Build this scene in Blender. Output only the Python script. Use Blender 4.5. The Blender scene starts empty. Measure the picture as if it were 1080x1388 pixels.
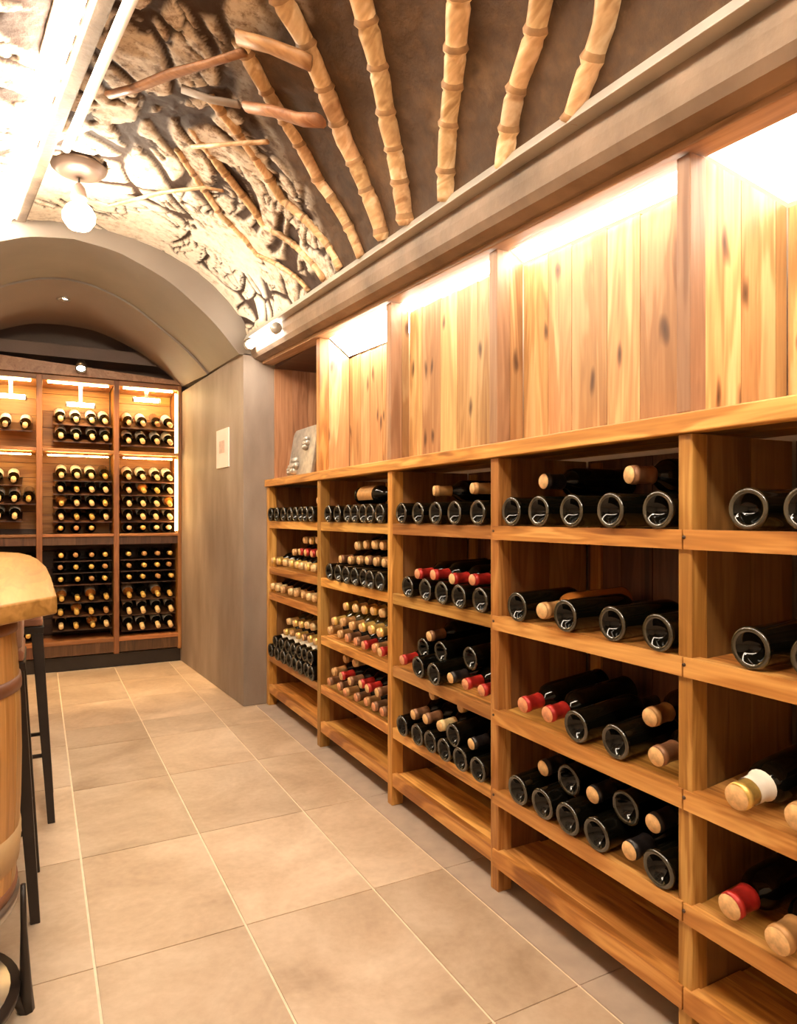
import bpy, math, random
from mathutils import Vector, Matrix, noise
random.seed(7)
S = 1.2                     # metres per layout unit (eye height = 1 unit)
sc = bpy.context.scene
col = sc.collection
R = math.radians
rnd = random.uniform

# ------------------------------------------------------------------ materials
def new_mat(name):
    m = bpy.data.materials.new(name); m.use_nodes = True
    nt = m.node_tree
    b = nt.nodes['Principled BSDF']
    return m, nt, b
def N(nt, t, **kw):
    n = nt.nodes.new(t)
    for k, v in kw.items(): setattr(n, k, v)
    return n
def L(nt, a, b): nt.links.new(a, b)
def ramp(nt, stops, interp='LINEAR'):
    r = N(nt, 'ShaderNodeValToRGB'); cr = r.color_ramp; cr.interpolation = interp
    while len(cr.elements) < len(stops): cr.elements.new(.5)
    for e, (p, c) in zip(cr.elements, stops):
        e.position = p; e.color = (*c, 1)
    return r
def plain(name, c, rough=.5, metal=0, spec=.5, coat=0, vary=0, scale=8, bump=0):
    m, nt, b = new_mat(name)
    b.inputs['Base Color'].default_value = (*c, 1)
    b.inputs['Roughness'].default_value = rough
    b.inputs['Metallic'].default_value = metal
    b.inputs['Specular IOR Level'].default_value = spec
    b.inputs['Coat Weight'].default_value = coat
    if vary or bump:
        tc = N(nt, 'ShaderNodeTexCoord'); no = N(nt, 'ShaderNodeTexNoise')
        no.inputs['Scale'].default_value = scale; no.inputs['Detail'].default_value = 6
        L(nt, tc.outputs['Object'], no.inputs['Vector'])
        if vary:
            r = ramp(nt, [(.25, tuple(x*(1-vary) for x in c)), (.75, tuple(min(1, x*(1+vary)) for x in c))])
            L(nt, no.outputs['Fac'], r.inputs['Fac']); L(nt, r.outputs['Color'], b.inputs['Base Color'])
        if bump:
            bp = N(nt, 'ShaderNodeBump'); bp.inputs['Strength'].default_value = bump; bp.inputs['Distance'].default_value = .01
            L(nt, no.outputs['Fac'], bp.inputs['Height']); L(nt, bp.outputs['Normal'], b.inputs['Normal'])
    return m
def emit(name, c, s):
    m, nt, b = new_mat(name)
    b.inputs['Base Color'].default_value = (.8, .8, .8, 1)
    b.inputs['Emission Color'].default_value = (*c, 1)
    b.inputs['Emission Strength'].default_value = s
    return m
def wood(name, dark, mid, light, axis=1, rough=.45, knots=0.0, tintamt=.35, gscale=1.0, bump=.25):
    """grain runs along axis; face attribute 'tint' gives every board its own figure and tone"""
    m, nt, b = new_mat(name)
    tc = N(nt, 'ShaderNodeTexCoord'); at = N(nt, 'ShaderNodeAttribute'); at.attribute_name = 'tint'
    off = N(nt, 'ShaderNodeVectorMath', operation='SCALE'); off.inputs['Scale'].default_value = 37.0
    L(nt, at.outputs['Vector'], off.inputs[0])
    add = N(nt, 'ShaderNodeVectorMath', operation='ADD')
    L(nt, tc.outputs['Object'], add.inputs[0]); L(nt, off.outputs[0], add.inputs[1])
    mp = N(nt, 'ShaderNodeMapping')
    s = [9.0*gscale]*3; s[axis] = .9*gscale
    mp.inputs['Scale'].default_value = s
    L(nt, add.outputs[0], mp.inputs['Vector'])
    n1 = N(nt, 'ShaderNodeTexNoise'); n1.inputs['Scale'].default_value = 1.6; n1.inputs['Detail'].default_value = 3
    n1.inputs['Distortion'].default_value = .7
    L(nt, mp.outputs[0], n1.inputs['Vector'])
    # rings from the broad noise
    mul = N(nt, 'ShaderNodeMath', operation='MULTIPLY'); mul.inputs[1].default_value = 34
    L(nt, n1.outputs['Fac'], mul.inputs[0])
    sn = N(nt, 'ShaderNodeMath', operation='SINE'); L(nt, mul.outputs[0], sn.inputs[0])
    mp2 = N(nt, 'ShaderNodeMapping'); s2 = [60.0*gscale]*3; s2[axis] = 2.2
    mp2.inputs['Scale'].default_value = s2; L(nt, add.outputs[0], mp2.inputs['Vector'])
    n2 = N(nt, 'ShaderNodeTexNoise'); n2.inputs['Scale'].default_value = 1.5; n2.inputs['Detail'].default_value = 4
    L(nt, mp2.outputs[0], n2.inputs['Vector'])
    m1 = N(nt, 'ShaderNodeMath', operation='MULTIPLY_ADD'); m1.inputs[1].default_value = .10; 
    L(nt, sn.outputs[0], m1.inputs[0]); L(nt, n1.outputs['Fac'], m1.inputs[2])
    m2 = N(nt, 'ShaderNodeMath', operation='MULTIPLY_ADD'); m2.inputs[1].default_value = .45
    L(nt, n2.outputs['Fac'], m2.inputs[0]); L(nt, m1.outputs[0], m2.inputs[2])
    r = ramp(nt, [(.42, dark), (.72, mid), (1.0, light)])
    L(nt, m2.outputs[0], r.inputs['Fac'])
    hs = N(nt, 'ShaderNodeHueSaturation')
    mr = N(nt, 'ShaderNodeMapRange'); mr.inputs['To Min'].default_value = 1-tintamt; mr.inputs['To Max'].default_value = 1+tintamt
    sep = N(nt, 'ShaderNodeSeparateXYZ'); L(nt, at.outputs['Vector'], sep.inputs[0])
    L(nt, sep.outputs['X'], mr.inputs['Value']); L(nt, mr.outputs[0], hs.inputs['Value'])
    mh = N(nt, 'ShaderNodeMapRange'); mh.inputs['To Min'].default_value = .492; mh.inputs['To Max'].default_value = .508
    L(nt, sep.outputs['Y'], mh.inputs['Value']); L(nt, mh.outputs[0], hs.inputs['Hue'])
    L(nt, r.outputs['Color'], hs.inputs['Color'])
    outc = hs.outputs['Color']
    if knots:
        mk = N(nt, 'ShaderNodeMapping'); s3 = [7.0]*3; s3[axis] = 2.6
        mk.inputs['Scale'].default_value = s3; L(nt, add.outputs[0], mk.inputs['Vector'])
        nd = N(nt, 'ShaderNodeTexNoise'); nd.inputs['Scale'].default_value = 2; L(nt, mk.outputs[0], nd.inputs['Vector'])
        av = N(nt, 'ShaderNodeVectorMath', operation='ADD'); 
        sv = N(nt, 'ShaderNodeVectorMath', operation='SCALE'); sv.inputs['Scale'].default_value = .25
        L(nt, nd.outputs['Color'], sv.inputs[0]); L(nt, mk.outputs[0], av.inputs[0]); L(nt, sv.outputs[0], av.inputs[1])
        sx_ = N(nt, 'ShaderNodeSeparateXYZ'); L(nt, av.outputs[0], sx_.inputs[0])
        ax_ = N(nt, 'ShaderNodeMath', operation='ADD'); L(nt, sx_.outputs['X'], ax_.inputs[0]); L(nt, sx_.outputs['Y'], ax_.inputs[1])
        cx_ = N(nt, 'ShaderNodeCombineXYZ'); L(nt, ax_.outputs[0], cx_.inputs[0]); L(nt, sx_.outputs['Z'], cx_.inputs[1])
        vo = N(nt, 'ShaderNodeTexVoronoi', voronoi_dimensions='2D'); vo.inputs['Scale'].default_value = 1.0; L(nt, cx_.outputs[0], vo.inputs['Vector'])
        kr = ramp(nt, [(0, (1, 1, 1)), (knots*.45, (.75, .75, .75)), (knots, (0, 0, 0))])
        L(nt, vo.outputs['Distance'], kr.inputs['Fac'])
        mx = N(nt, 'ShaderNodeMix', data_type='RGBA'); L(nt, kr.outputs['Color'], mx.inputs[0])
        L(nt, outc, mx.inputs[6]); mx.inputs[7].default_value = (dark[0]*.25, dark[1]*.2, dark[2]*.2, 1)
        outc = mx.outputs[2]
    L(nt, outc, b.inputs['Base Color'])
    b.inputs['Roughness'].default_value = rough
    if bump:
        bp = N(nt, 'ShaderNodeBump'); bp.inputs['Strength'].default_value = bump; bp.inputs['Distance'].default_value = .003
        L(nt, m2.outputs[0], bp.inputs['Height']); L(nt, bp.outputs['Normal'], b.inputs['Normal'])
    return m

oakD, oakM, oakL = (.25, .090, .015), (.50, .225, .048), (.74, .41, .12)
M = {}
M['oak_x'] = wood('oak along x', oakD, oakM, oakL, 0)
M['oak_y'] = wood('oak along y', oakD, oakM, oakL, 1)
M['oak_z'] = wood('oak along z', oakD, oakM, oakL, 2)
M['plank'] = wood('knotty plank', (.27, .125, .045), (.46, .245, .098), (.62, .40, .195), 2, knots=.115, tintamt=.44, gscale=.8)
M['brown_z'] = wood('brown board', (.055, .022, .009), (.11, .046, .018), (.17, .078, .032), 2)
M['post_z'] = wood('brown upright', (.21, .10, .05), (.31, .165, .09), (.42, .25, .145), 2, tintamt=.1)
M['oak_shaded'] = wood('oak board darkened as shade', (.15, .058, .015), (.24, .105, .030), (.33, .16, .052), 2)  # oak with the shade inside the bays darkened into its colour
M['trimwood'] = wood('brown beam board', (.22, .105, .05), (.32, .165, .085), (.42, .24, .135), 1, tintamt=.1)
M['niche_dark'] = wood('dark niche board', (.16, .07, .03), (.27, .13, .06), (.36, .19, .10), 2)
M['cab_z'] = wood('cherry post', (.20, .075, .022), (.30, .12, .035), (.42, .19, .06), 2)
M['cab_x'] = wood('cherry rail', (.20, .075, .022), (.30, .12, .035), (.42, .19, .06), 0)
M['cab_in'] = wood('cabinet inside', (.26, .105, .022), (.42, .19, .042), (.54, .27, .07), 0, tintamt=.2)
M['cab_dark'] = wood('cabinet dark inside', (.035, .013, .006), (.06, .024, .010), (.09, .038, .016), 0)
M['table'] = wood('table top wood', (.18, .075, .018), (.29, .135, .036), (.40, .20, .065), 1, rough=.3)
M['barrel'] = wood('barrel stave', (.27, .115, .028), (.42, .195, .052), (.55, .28, .09), 2, tintamt=.15)
M['hoop'] = plain('brown hoop', (.20, .075, .03), .5, vary=.3)
M['hooplight'] = plain('pale strap', (.46, .30, .14), .6, vary=.2)
M['black'] = plain('black steel', (.030, .022, .018), .38, .3, vary=.2)
M['steel'] = plain('brushed steel', (.42, .40, .37), .28, .9, vary=.2)
M['leather'] = plain('tan leather', (.34, .15, .08), .5, vary=.2)
M['pink'] = plain('pale wood back', (.46, .30, .22), .5, vary=.15)
M['pewter'] = plain('pewter', (.42, .38, .32), .35, .55, vary=.35, scale=22, bump=.5)
M['card'] = plain('white card', (.80, .74, .68), .6, vary=.05)
M['nail'] = plain('nail head', (.10, .06, .04), .4, .6)
M['glass'] = plain('dark bottle glass', (.003, .0026, .0015), .05, 0, .30, coat=.0)
M['rim'] = plain('glass rim painted highlight', (.028, .023, .012), .16, 0, .9, coat=.5, vary=.6, scale=50)  # lighter than the glass: paints the highlight the thick rim catches
M['amber'] = plain('amber bottle glass', (.30, .10, .018), .10, 0, .6, coat=.4)
M['olive'] = plain('olive bottle glass', (.060, .042, .008), .09, 0, .6, coat=.5)
M['f_tan'] = plain('tan foil', (.44, .23, .08), .4, .15, vary=.2, scale=60)
M['f_gold'] = plain('gold foil', (.74, .49, .13), .32, .45, vary=.25, scale=60)
M['f_cream'] = plain('cream foil', (.74, .54, .26), .4, .1, vary=.2, scale=60)
M['f_red'] = plain('red foil', (.42, .022, .016), .35, .25, vary=.25, scale=60)
M['f_brown'] = plain('brown foil', (.24, .11, .05), .4, .2, vary=.25, scale=60)
M['f_black'] = plain('black foil', (.018, .013, .012), .35, .1)
M['end_tan'] = plain('tan cork end', (.70, .43, .19), .6, vary=.25, scale=90)
M['end_pink'] = plain('pink cork end', (.68, .29, .14), .6, vary=.25, scale=90)
M['label'] = plain('cream label', (.82, .74, .60), .6, vary=.12, scale=30)
M['labelw'] = plain('white label', (.85, .80, .70), .6, vary=.10, scale=30)
M['bamboo'] = wood('bamboo', (.34, .18, .07), (.56, .35, .17), (.74, .54, .32), 1, tintamt=.25, gscale=.9, bump=.2)
M['node'] = plain('bamboo node', (.34, .185, .08), .6, vary=.3, scale=40)
M['batten'] = wood('roof batten', (.20, .09, .035), (.34, .16, .07), (.45, .24, .11), 0, tintamt=.15)
M['conduit'] = plain('white conduit', (.80, .74, .66), .5, vary=.06)
M['lamp'] = emit('fluorescent tube', (1, .86, .68), 42)
M['led'] = emit('led panel', (1, .90, .76), 18)
M['led_soft'] = emit('soft led panel', (1, .90, .76), 5)
M['bulb'] = emit('glowing bulb', (1, .86, .66), 110)
M['tube'] = emit('small tube lamp', (1, .76, .42), 34)
M['strip'] = emit('cabinet light strip', (1, .64, .24), 42)
M['spotface'] = emit('spot lens', (1, .86, .66), 40)
M['cove'] = emit('cove lamp', (1, .92, .80), 30)

def stonefloor():
    m, nt, b = new_mat('floor tile')
    tc = N(nt, 'ShaderNodeTexCoord'); at = N(nt, 'ShaderNodeAttribute'); at.attribute_name = 'tint'
    sep = N(nt, 'ShaderNodeSeparateXYZ'); L(nt, at.outputs['Vector'], sep.inputs[0])
    off = N(nt, 'ShaderNodeVectorMath', operation='SCALE'); off.inputs['Scale'].default_value = 19
    L(nt, at.outputs['Vector'], off.inputs[0])
    add = N(nt, 'ShaderNodeVectorMath', operation='ADD'); L(nt, tc.outputs['Object'], add.inputs[0]); L(nt, off.outputs[0], add.inputs[1])
    n1 = N(nt, 'ShaderNodeTexNoise'); n1.inputs['Scale'].default_value = 2.4; n1.inputs['Detail'].default_value = 8; n1.inputs['Roughness'].default_value = .62
    n1.inputs['Distortion'].default_value = .6
    L(nt, add.outputs[0], n1.inputs['Vector'])
    n2 = N(nt, 'ShaderNodeTexNoise'); n2.inputs['Scale'].default_value = 40; n2.inputs['Detail'].default_value = 5
    L(nt, add.outputs[0], n2.inputs['Vector'])
    ma = N(nt, 'ShaderNodeMath', operation='MULTIPLY_ADD'); ma.inputs[1].default_value = .22
    L(nt, n2.outputs['Fac'], ma.inputs[0]); L(nt, n1.outputs['Fac'], ma.inputs[2])
    r = ramp(nt, [(.38, (.36, .255, .168)), (.58, (.49, .368, .255)), (.80, (.63, .50, .37))])
    L(nt, ma.outputs[0], r.inputs['Fac'])
    hs = N(nt, 'ShaderNodeHueSaturation'); mr = N(nt, 'ShaderNodeMapRange')
    mr.inputs['To Min'].default_value = .84; mr.inputs['To Max'].default_value = 1.13
    L(nt, sep.outputs['X'], mr.inputs['Value']); L(nt, mr.outputs[0], hs.inputs['Value'])
    L(nt, r.outputs['Color'], hs.inputs['Color'])
    L(nt, hs.outputs['Color'], b.inputs['Base Color'])
    b.inputs['Roughness'].default_value = .42
    bp = N(nt, 'ShaderNodeBump'); bp.inputs['Strength'].default_value = .12; bp.inputs['Distance'].default_value = .004
    L(nt, ma.outputs[0], bp.inputs['Height']); L(nt, bp.outputs['Normal'], b.inputs['Normal'])
    return m
M['floor'] = stonefloor()
M['grout'] = plain('grout', (.80, .66, .50), .8, vary=.1, scale=30)
M['kerb'] = plain('grey kerb stone', (.42, .33, .26), .6, vary=.12, scale=14)

def concrete(name, a, b_, scale=2.2, streak=True, bump=.25):
    m, nt, b = new_mat(name)
    tc = N(nt, 'ShaderNodeTexCoord'); mp = N(nt, 'ShaderNodeMapping')
    mp.inputs['Scale'].default_value = (2.2, 2.2, .7) if streak else (1, 1, 1)
    L(nt, tc.outputs['Object'], mp.inputs['Vector'])
    n1 = N(nt, 'ShaderNodeTexNoise'); n1.inputs['Scale'].default_value = scale; n1.inputs['Detail'].default_value = 8
    L(nt, mp.outputs[0], n1.inputs['Vector'])
    r = ramp(nt, [(.3, a), (.7, b_)]); L(nt, n1.outputs['Fac'], r.inputs['Fac'])
    L(nt, r.outputs['Color'], b.inputs['Base Color'])
    n2 = N(nt, 'ShaderNodeTexNoise'); n2.inputs['Scale'].default_value = 60; n2.inputs['Detail'].default_value = 5
    L(nt, tc.outputs['Object'], n2.inputs['Vector'])
    bp = N(nt, 'ShaderNodeBump'); bp.inputs['Strength'].default_value = bump; bp.inputs['Distance'].default_value = .004
    L(nt, n2.outputs['Fac'], bp.inputs['Height']); L(nt, bp.outputs['Normal'], b.inputs['Normal'])
    b.inputs['Roughness'].default_value = .6
    return m
M['pier'] = concrete('grey pier plaster', (.20, .15, .115), (.34, .27, .215))
M['arch'] = concrete('arch plaster', (.155, .123, .097), (.20, .163, .13), streak=False, bump=.08)
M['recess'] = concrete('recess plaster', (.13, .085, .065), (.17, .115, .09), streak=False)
M['wall'] = concrete('cream wall plaster', (.50, .40, .30), (.62, .50, .38), streak=False)
M['gutter'] = concrete('stained render band', (.13, .085, .052), (.28, .19, .125), scale=5, streak=False, bump=.4)
M['rough_beam'] = concrete('rough beam', (.055, .036, .024), (.13, .09, .06), scale=9, streak=False, bump=.6)
M['flange'] = plain('grey metal flange', (.46, .43, .38), .4, .35, vary=.15)

def vaultmat():
    m, nt, b = new_mat('vault stone and plaster')
    at = N(nt, 'ShaderNodeAttribute'); at.attribute_name = 'vault'
    sep = N(nt, 'ShaderNodeSeparateColor'); L(nt, at.outputs['Color'], sep.inputs[0])
    tc = N(nt, 'ShaderNodeTexCoord')
    n1 = N(nt, 'ShaderNodeTexNoise'); n1.inputs['Scale'].default_value = 26; n1.inputs['Detail'].default_value = 8; n1.inputs['Roughness'].default_value = .7
    L(nt, tc.outputs['Object'], n1.inputs['Vector'])
    n3 = N(nt, 'ShaderNodeTexNoise'); n3.inputs['Scale'].default_value = 4; n3.inputs['Detail'].default_value = 6
    L(nt, tc.outputs['Object'], n3.inputs['Vector'])
    # whitewashed stone with brown pits
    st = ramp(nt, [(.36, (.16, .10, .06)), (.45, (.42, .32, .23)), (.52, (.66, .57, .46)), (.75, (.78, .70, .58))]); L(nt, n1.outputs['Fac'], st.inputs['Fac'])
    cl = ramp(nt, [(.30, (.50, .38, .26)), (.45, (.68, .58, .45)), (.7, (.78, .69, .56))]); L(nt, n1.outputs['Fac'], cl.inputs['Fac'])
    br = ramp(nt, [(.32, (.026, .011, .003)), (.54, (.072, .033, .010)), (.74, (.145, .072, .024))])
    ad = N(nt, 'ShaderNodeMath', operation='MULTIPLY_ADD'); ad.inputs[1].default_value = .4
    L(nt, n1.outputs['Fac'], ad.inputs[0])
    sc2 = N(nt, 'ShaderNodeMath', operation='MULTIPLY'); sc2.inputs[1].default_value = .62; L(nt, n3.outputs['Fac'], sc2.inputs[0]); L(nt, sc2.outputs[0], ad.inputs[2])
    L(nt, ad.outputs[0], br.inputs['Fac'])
    def mix(f, a, c):
        x = N(nt, 'ShaderNodeMix', data_type='RGBA'); L(nt, f, x.inputs[0])
        if isinstance(a, tuple): x.inputs[6].default_value = (*a, 1)
        else: L(nt, a, x.inputs[6])
        if isinstance(c, tuple): x.inputs[7].default_value = (*c, 1)
        else: L(nt, c, x.inputs[7])
        return x.outputs[2]
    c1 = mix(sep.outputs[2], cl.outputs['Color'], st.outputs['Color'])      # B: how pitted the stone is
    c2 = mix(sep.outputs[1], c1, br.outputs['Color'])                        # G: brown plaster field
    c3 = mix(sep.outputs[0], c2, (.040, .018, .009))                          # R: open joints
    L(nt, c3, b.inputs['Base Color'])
    b.inputs['Roughness'].default_value = .75
    bp = N(nt, 'ShaderNodeBump'); bp.inputs['Strength'].default_value = .6; bp.inputs['Distance'].default_value = .012
    L(nt, n1.outputs['Fac'], bp.inputs['Height']); L(nt, bp.outputs['Normal'], b.inputs['Normal'])
    return m
M['vault'] = vaultmat()

# ------------------------------------------------------------------ mesh helpers (layout units)
class MB:
    def __init__(s): s.v = []; s.f = []; s.m = []; s.t = []; s.sm = []
    def add(s, vs, fs, mi=0, tint=None, smooth=False):
        o = len(s.v); s.v += [tuple(v) for v in vs]
        t = tint if tint is not None else (rnd(0, 1), rnd(0, 1), rnd(0, 1))
        for f in fs:
            s.f.append([o+i for i in f]); s.m.append(mi); s.t.append(t); s.sm.append(smooth)
        return s
    def hexa(s, p, mi=0, tint=None):    # 8 corners: bottom 4 ccw then top 4
        return s.add(p, [(3, 2, 1, 0), (4, 5, 6, 7), (0, 1, 5, 4), (1, 2, 6, 5), (2, 3, 7, 6), (3, 0, 4, 7)], mi, tint)
    def box(s, x0, x1, y0, y1, z0, z1, mi=0, tint=None):
        return s.hexa([(x0, y0, z0), (x1, y0, z0), (x1, y1, z0), (x0, y1, z0), (x0, y0, z1), (x1, y0, z1), (x1, y1, z1), (x0, y1, z1)], mi, tint)
    def prism(s, poly, z0, z1, mi=0, tint=None):
        n = len(poly)
        vs = [(x, y, z0) for x, y in poly] + [(x, y, z1) for x, y in poly]
        fs = [tuple(range(n-1, -1, -1)), tuple(range(n, 2*n))] + [(i, (i+1) % n, n+(i+1) % n, n+i) for i in range(n)]
        return s.add(vs, fs, mi, tint)
    def sweep(s, prof_at, ys, mi=0, tint=None, close=True, smooth=False):
        """prof_at(y) -> list of (x,z) ; lofted along y"""
        P = [prof_at(y) for y in ys]; n = len(P[0]); vs = []
        for y, p in zip(ys, P): vs += [(x, y, z) for x, z in p]
        fs = []
        for k in range(len(ys)-1):
            for i in range(n if close else n-1):
                j = (i+1) % n
                fs.append((k*n+i, k*n+j, (k+1)*n+j, (k+1)*n+i))
        if close:
            fs.append(tuple(range(n-1, -1, -1))); fs.append(tuple(range((len(ys)-1)*n, len(ys)*n)))
        return s.add(vs, fs, mi, tint, smooth)
    def lathe(s, prof, seg=20, T=None, mi=0, tint=None, smooth=True, capend=True):
        """prof = [(a, r)] along +X axis; T a matrix"""
        vs = []; fs = []
        T = T or Matrix.Identity(4)
        rings = []
        for a, r in prof:
            if r < 1e-6:
                rings.append([len(vs)]); vs.append(T @ Vector((a, 0, 0)))
            else:
                rings.append(list(range(len(vs), len(vs)+seg)))
                for k in range(seg):
                    w = 2*math.pi*k/seg
                    vs.append(T @ Vector((a, r*math.cos(w), r*math.sin(w))))
        for A, B in zip(rings, rings[1:]):
            for k in range(seg):
                j = (k+1) % seg
                if len(A) == 1 and len(B) == 1: continue
                if len(A) == 1: fs.append((A[0], B[j], B[k]))
                elif len(B) == 1: fs.append((A[k], A[j], B[0]))
                else: fs.append((A[k], A[j], B[j], B[k]))
        return s.add(vs, fs, mi, tint, smooth)
    def tube(s, pts, rad, seg=10, mi=0, tint=None, flat=1.0, up=None):
        pts = [Vector(p) for p in pts]; n = len(pts); vs = []; fs = []
        for i, p in enumerate(pts):
            t = (pts[min(i+1, n-1)]-pts[max(i-1, 0)]).normalized()
            u = Vector(up) if up else (Vector((0, 0, 1)) if abs(t.z) < .9 else Vector((1, 0, 0)))
            a = t.cross(u).normalized(); b = a.cross(t).normalized()
            r = rad[i] if isinstance(rad, (list, tuple)) else rad
            for k in range(seg):
                w = 2*math.pi*k/seg
                vs.append(p + a*(r*math.cos(w)) + b*(r*flat*math.sin(w)))
        for i in range(n-1):
            for k in range(seg):
                j = (k+1) % seg
                fs.append((i*seg+k, i*seg+j, (i+1)*seg+j, (i+1)*seg+k))
        fs.append(tuple(range(seg-1, -1, -1))); fs.append(tuple(range((n-1)*seg, n*seg)))
        return s.add(vs, fs, mi, tint, True)
    def build(s, name, mats, parent=None, origin=(0, 0, 0), bevel=0):
        me = bpy.data.meshes.new(name)
        ox, oy, oz = origin
        me.from_pydata([((x-ox)*S, (y-oy)*S, (z-oz)*S) for x, y, z in s.v], [], s.f)
        for mt in (mats if isinstance(mats, (list, tuple)) else [mats]): me.materials.append(mt)
        me.polygons.foreach_set('material_index', s.m); me.polygons.foreach_set('use_smooth', s.sm)
        me.attributes.new('tint', 'FLOAT_VECTOR', 'FACE')
        me.attributes['tint'].data.foreach_set('vector', [c for t in s.t for c in t])
        me.update()
        import bmesh
        bm = bmesh.new(); bm.from_mesh(me); bmesh.ops.recalc_face_normals(bm, faces=bm.faces); bm.to_mesh(me); bm.free()
        o = bpy.data.objects.new(name, me); col.objects.link(o)
        if parent is not None: o.parent = parent
        else: o.location = Vector(origin)*S
        if bevel:
            md = o.modifiers.new('bevel', 'BEVEL'); md.width = bevel*S; md.segments = 2; md.limit_method = 'ANGLE'; md.angle_limit = R(50)
        return o
def tag(o, label=None, cat=None, group=None, kind=None):
    if label: o['label'] = label
    if cat: o['category'] = cat
    if group: o['group'] = group
    if kind: o['kind'] = kind
    return o
def thing(name, loc, label, cat, group=None):
    o = bpy.data.objects.new(name, None); col.objects.link(o)
    o.location = Vector(loc)*S; o.empty_display_size = .05
    return tag(o, label, cat, group)
def struct(mb, name, mats, label=None, **k):
    return tag(mb.build(name, mats, **k), label, None, None, 'structure')

# ------------------------------------------------------------------ camera
YAW = 27.95
cam = bpy.data.objects.new('camera', bpy.data.cameras.new('camera')); col.objects.link(cam)
cam.location = (0, 0, S); cam.rotation_euler = (R(90), 0, -R(YAW))
cam.data.sensor_fit = 'HORIZONTAL'; cam.data.sensor_width = 36; cam.data.lens = 36*921.6/1080
cam.data.shift_y = 6/1080; cam.data.clip_start = .02
sc.camera = cam
# survey helper: bearing and elevation of a sighted point, as measured from the tripod
cy, sy = math.cos(R(YAW)), math.sin(R(YAW))
def sight(u, v):
    t = (u-540)/921.6; w = (700-v)/921.6
    return Vector((sy+t*cy, cy-t*sy, w))
def on_x(u, X):                       # y where the sight line crosses the plane x = X
    d = sight(u, 700); return X*d.y/d.x
SL = .0485
def vz(X, Y): return 1.65+.05*Y+.55*math.sqrt(max(0, 1-((X-.2)/.8)**2))
def on_vault(u, v):
    d = sight(u, v); t = .3
    while t < 6:
        p = d*t
        if abs(p.x-.2) > .8 or 1+p.z > vz(p.x, p.y): break
        t += .004
    return Vector((p.x, p.y, 1+p.z))

# ------------------------------------------------------------------ floor
xs = [-.568, -.228, .112, .45, .797, 1.02]
ys = [-1.2, -.55, 0, .55, 1.10, 1.645, 2.19, 2.74, 3.24, 3.53, 4.0, 4.45, 4.86]
f = MB(); f.box(-.7, 1.5, -1.2, 5.2, -.06, -.003, 1)
g = .0030
ysc = {2: [-1.2, -.55, 0, .55, 1.10, 1.645, 2.19, 2.80, 3.3, 3.86, 4.4, 4.9]}
xe = [-.70]+xs
for i in range(len(xe)-1):
    yy = ysc.get(i, ys)
    for a, b in zip(yy, yy[1:]):
        t = (rnd(0, 1), rnd(0, 1), rnd(0, 1))
        f.box(xe[i]+g, xe[i+1]-g, a+g*.6, b-g*.6, -.02, 0, 0, t)
for a, b in zip(ys, ys[1:]):
    if a < 3.5: f.box(1.02+g, 1.20, a+g*.5, b-g*.5, -.02, 0, 2)
struct(f, 'floor', [M['floor'], M['grout'], M['kerb']])

# ------------------------------------------------------------------ shell
f = MB(); f.box(-.78, -.66, -1.2, 5.2, 0, 2.7); struct(f, 'wall_left', M['wall'])
f = MB(); f.box(1.43, 1.52, -1.2, 3.54, 0, 2.2); struct(f, 'wall_right', M['wall'])
f = MB(); f.box(-.66, 1.40, -1.3, -1.2, 0, 2.7); struct(f, 'wall_front', M['wall'])
f = MB(); f.box(-.66, 1.4, 5.2, 5.3, 0, 2.6); struct(f, 'wall_back', M['recess'])
f = MB(); f.prism([(.955, 3.54), (1.50, 3.54), (1.50, 5.2), (.86, 5.2), (.879, 4.857)], 0, 1.86)
struct(f, 'wall_pier', M['pier'], bevel=.004)

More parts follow.
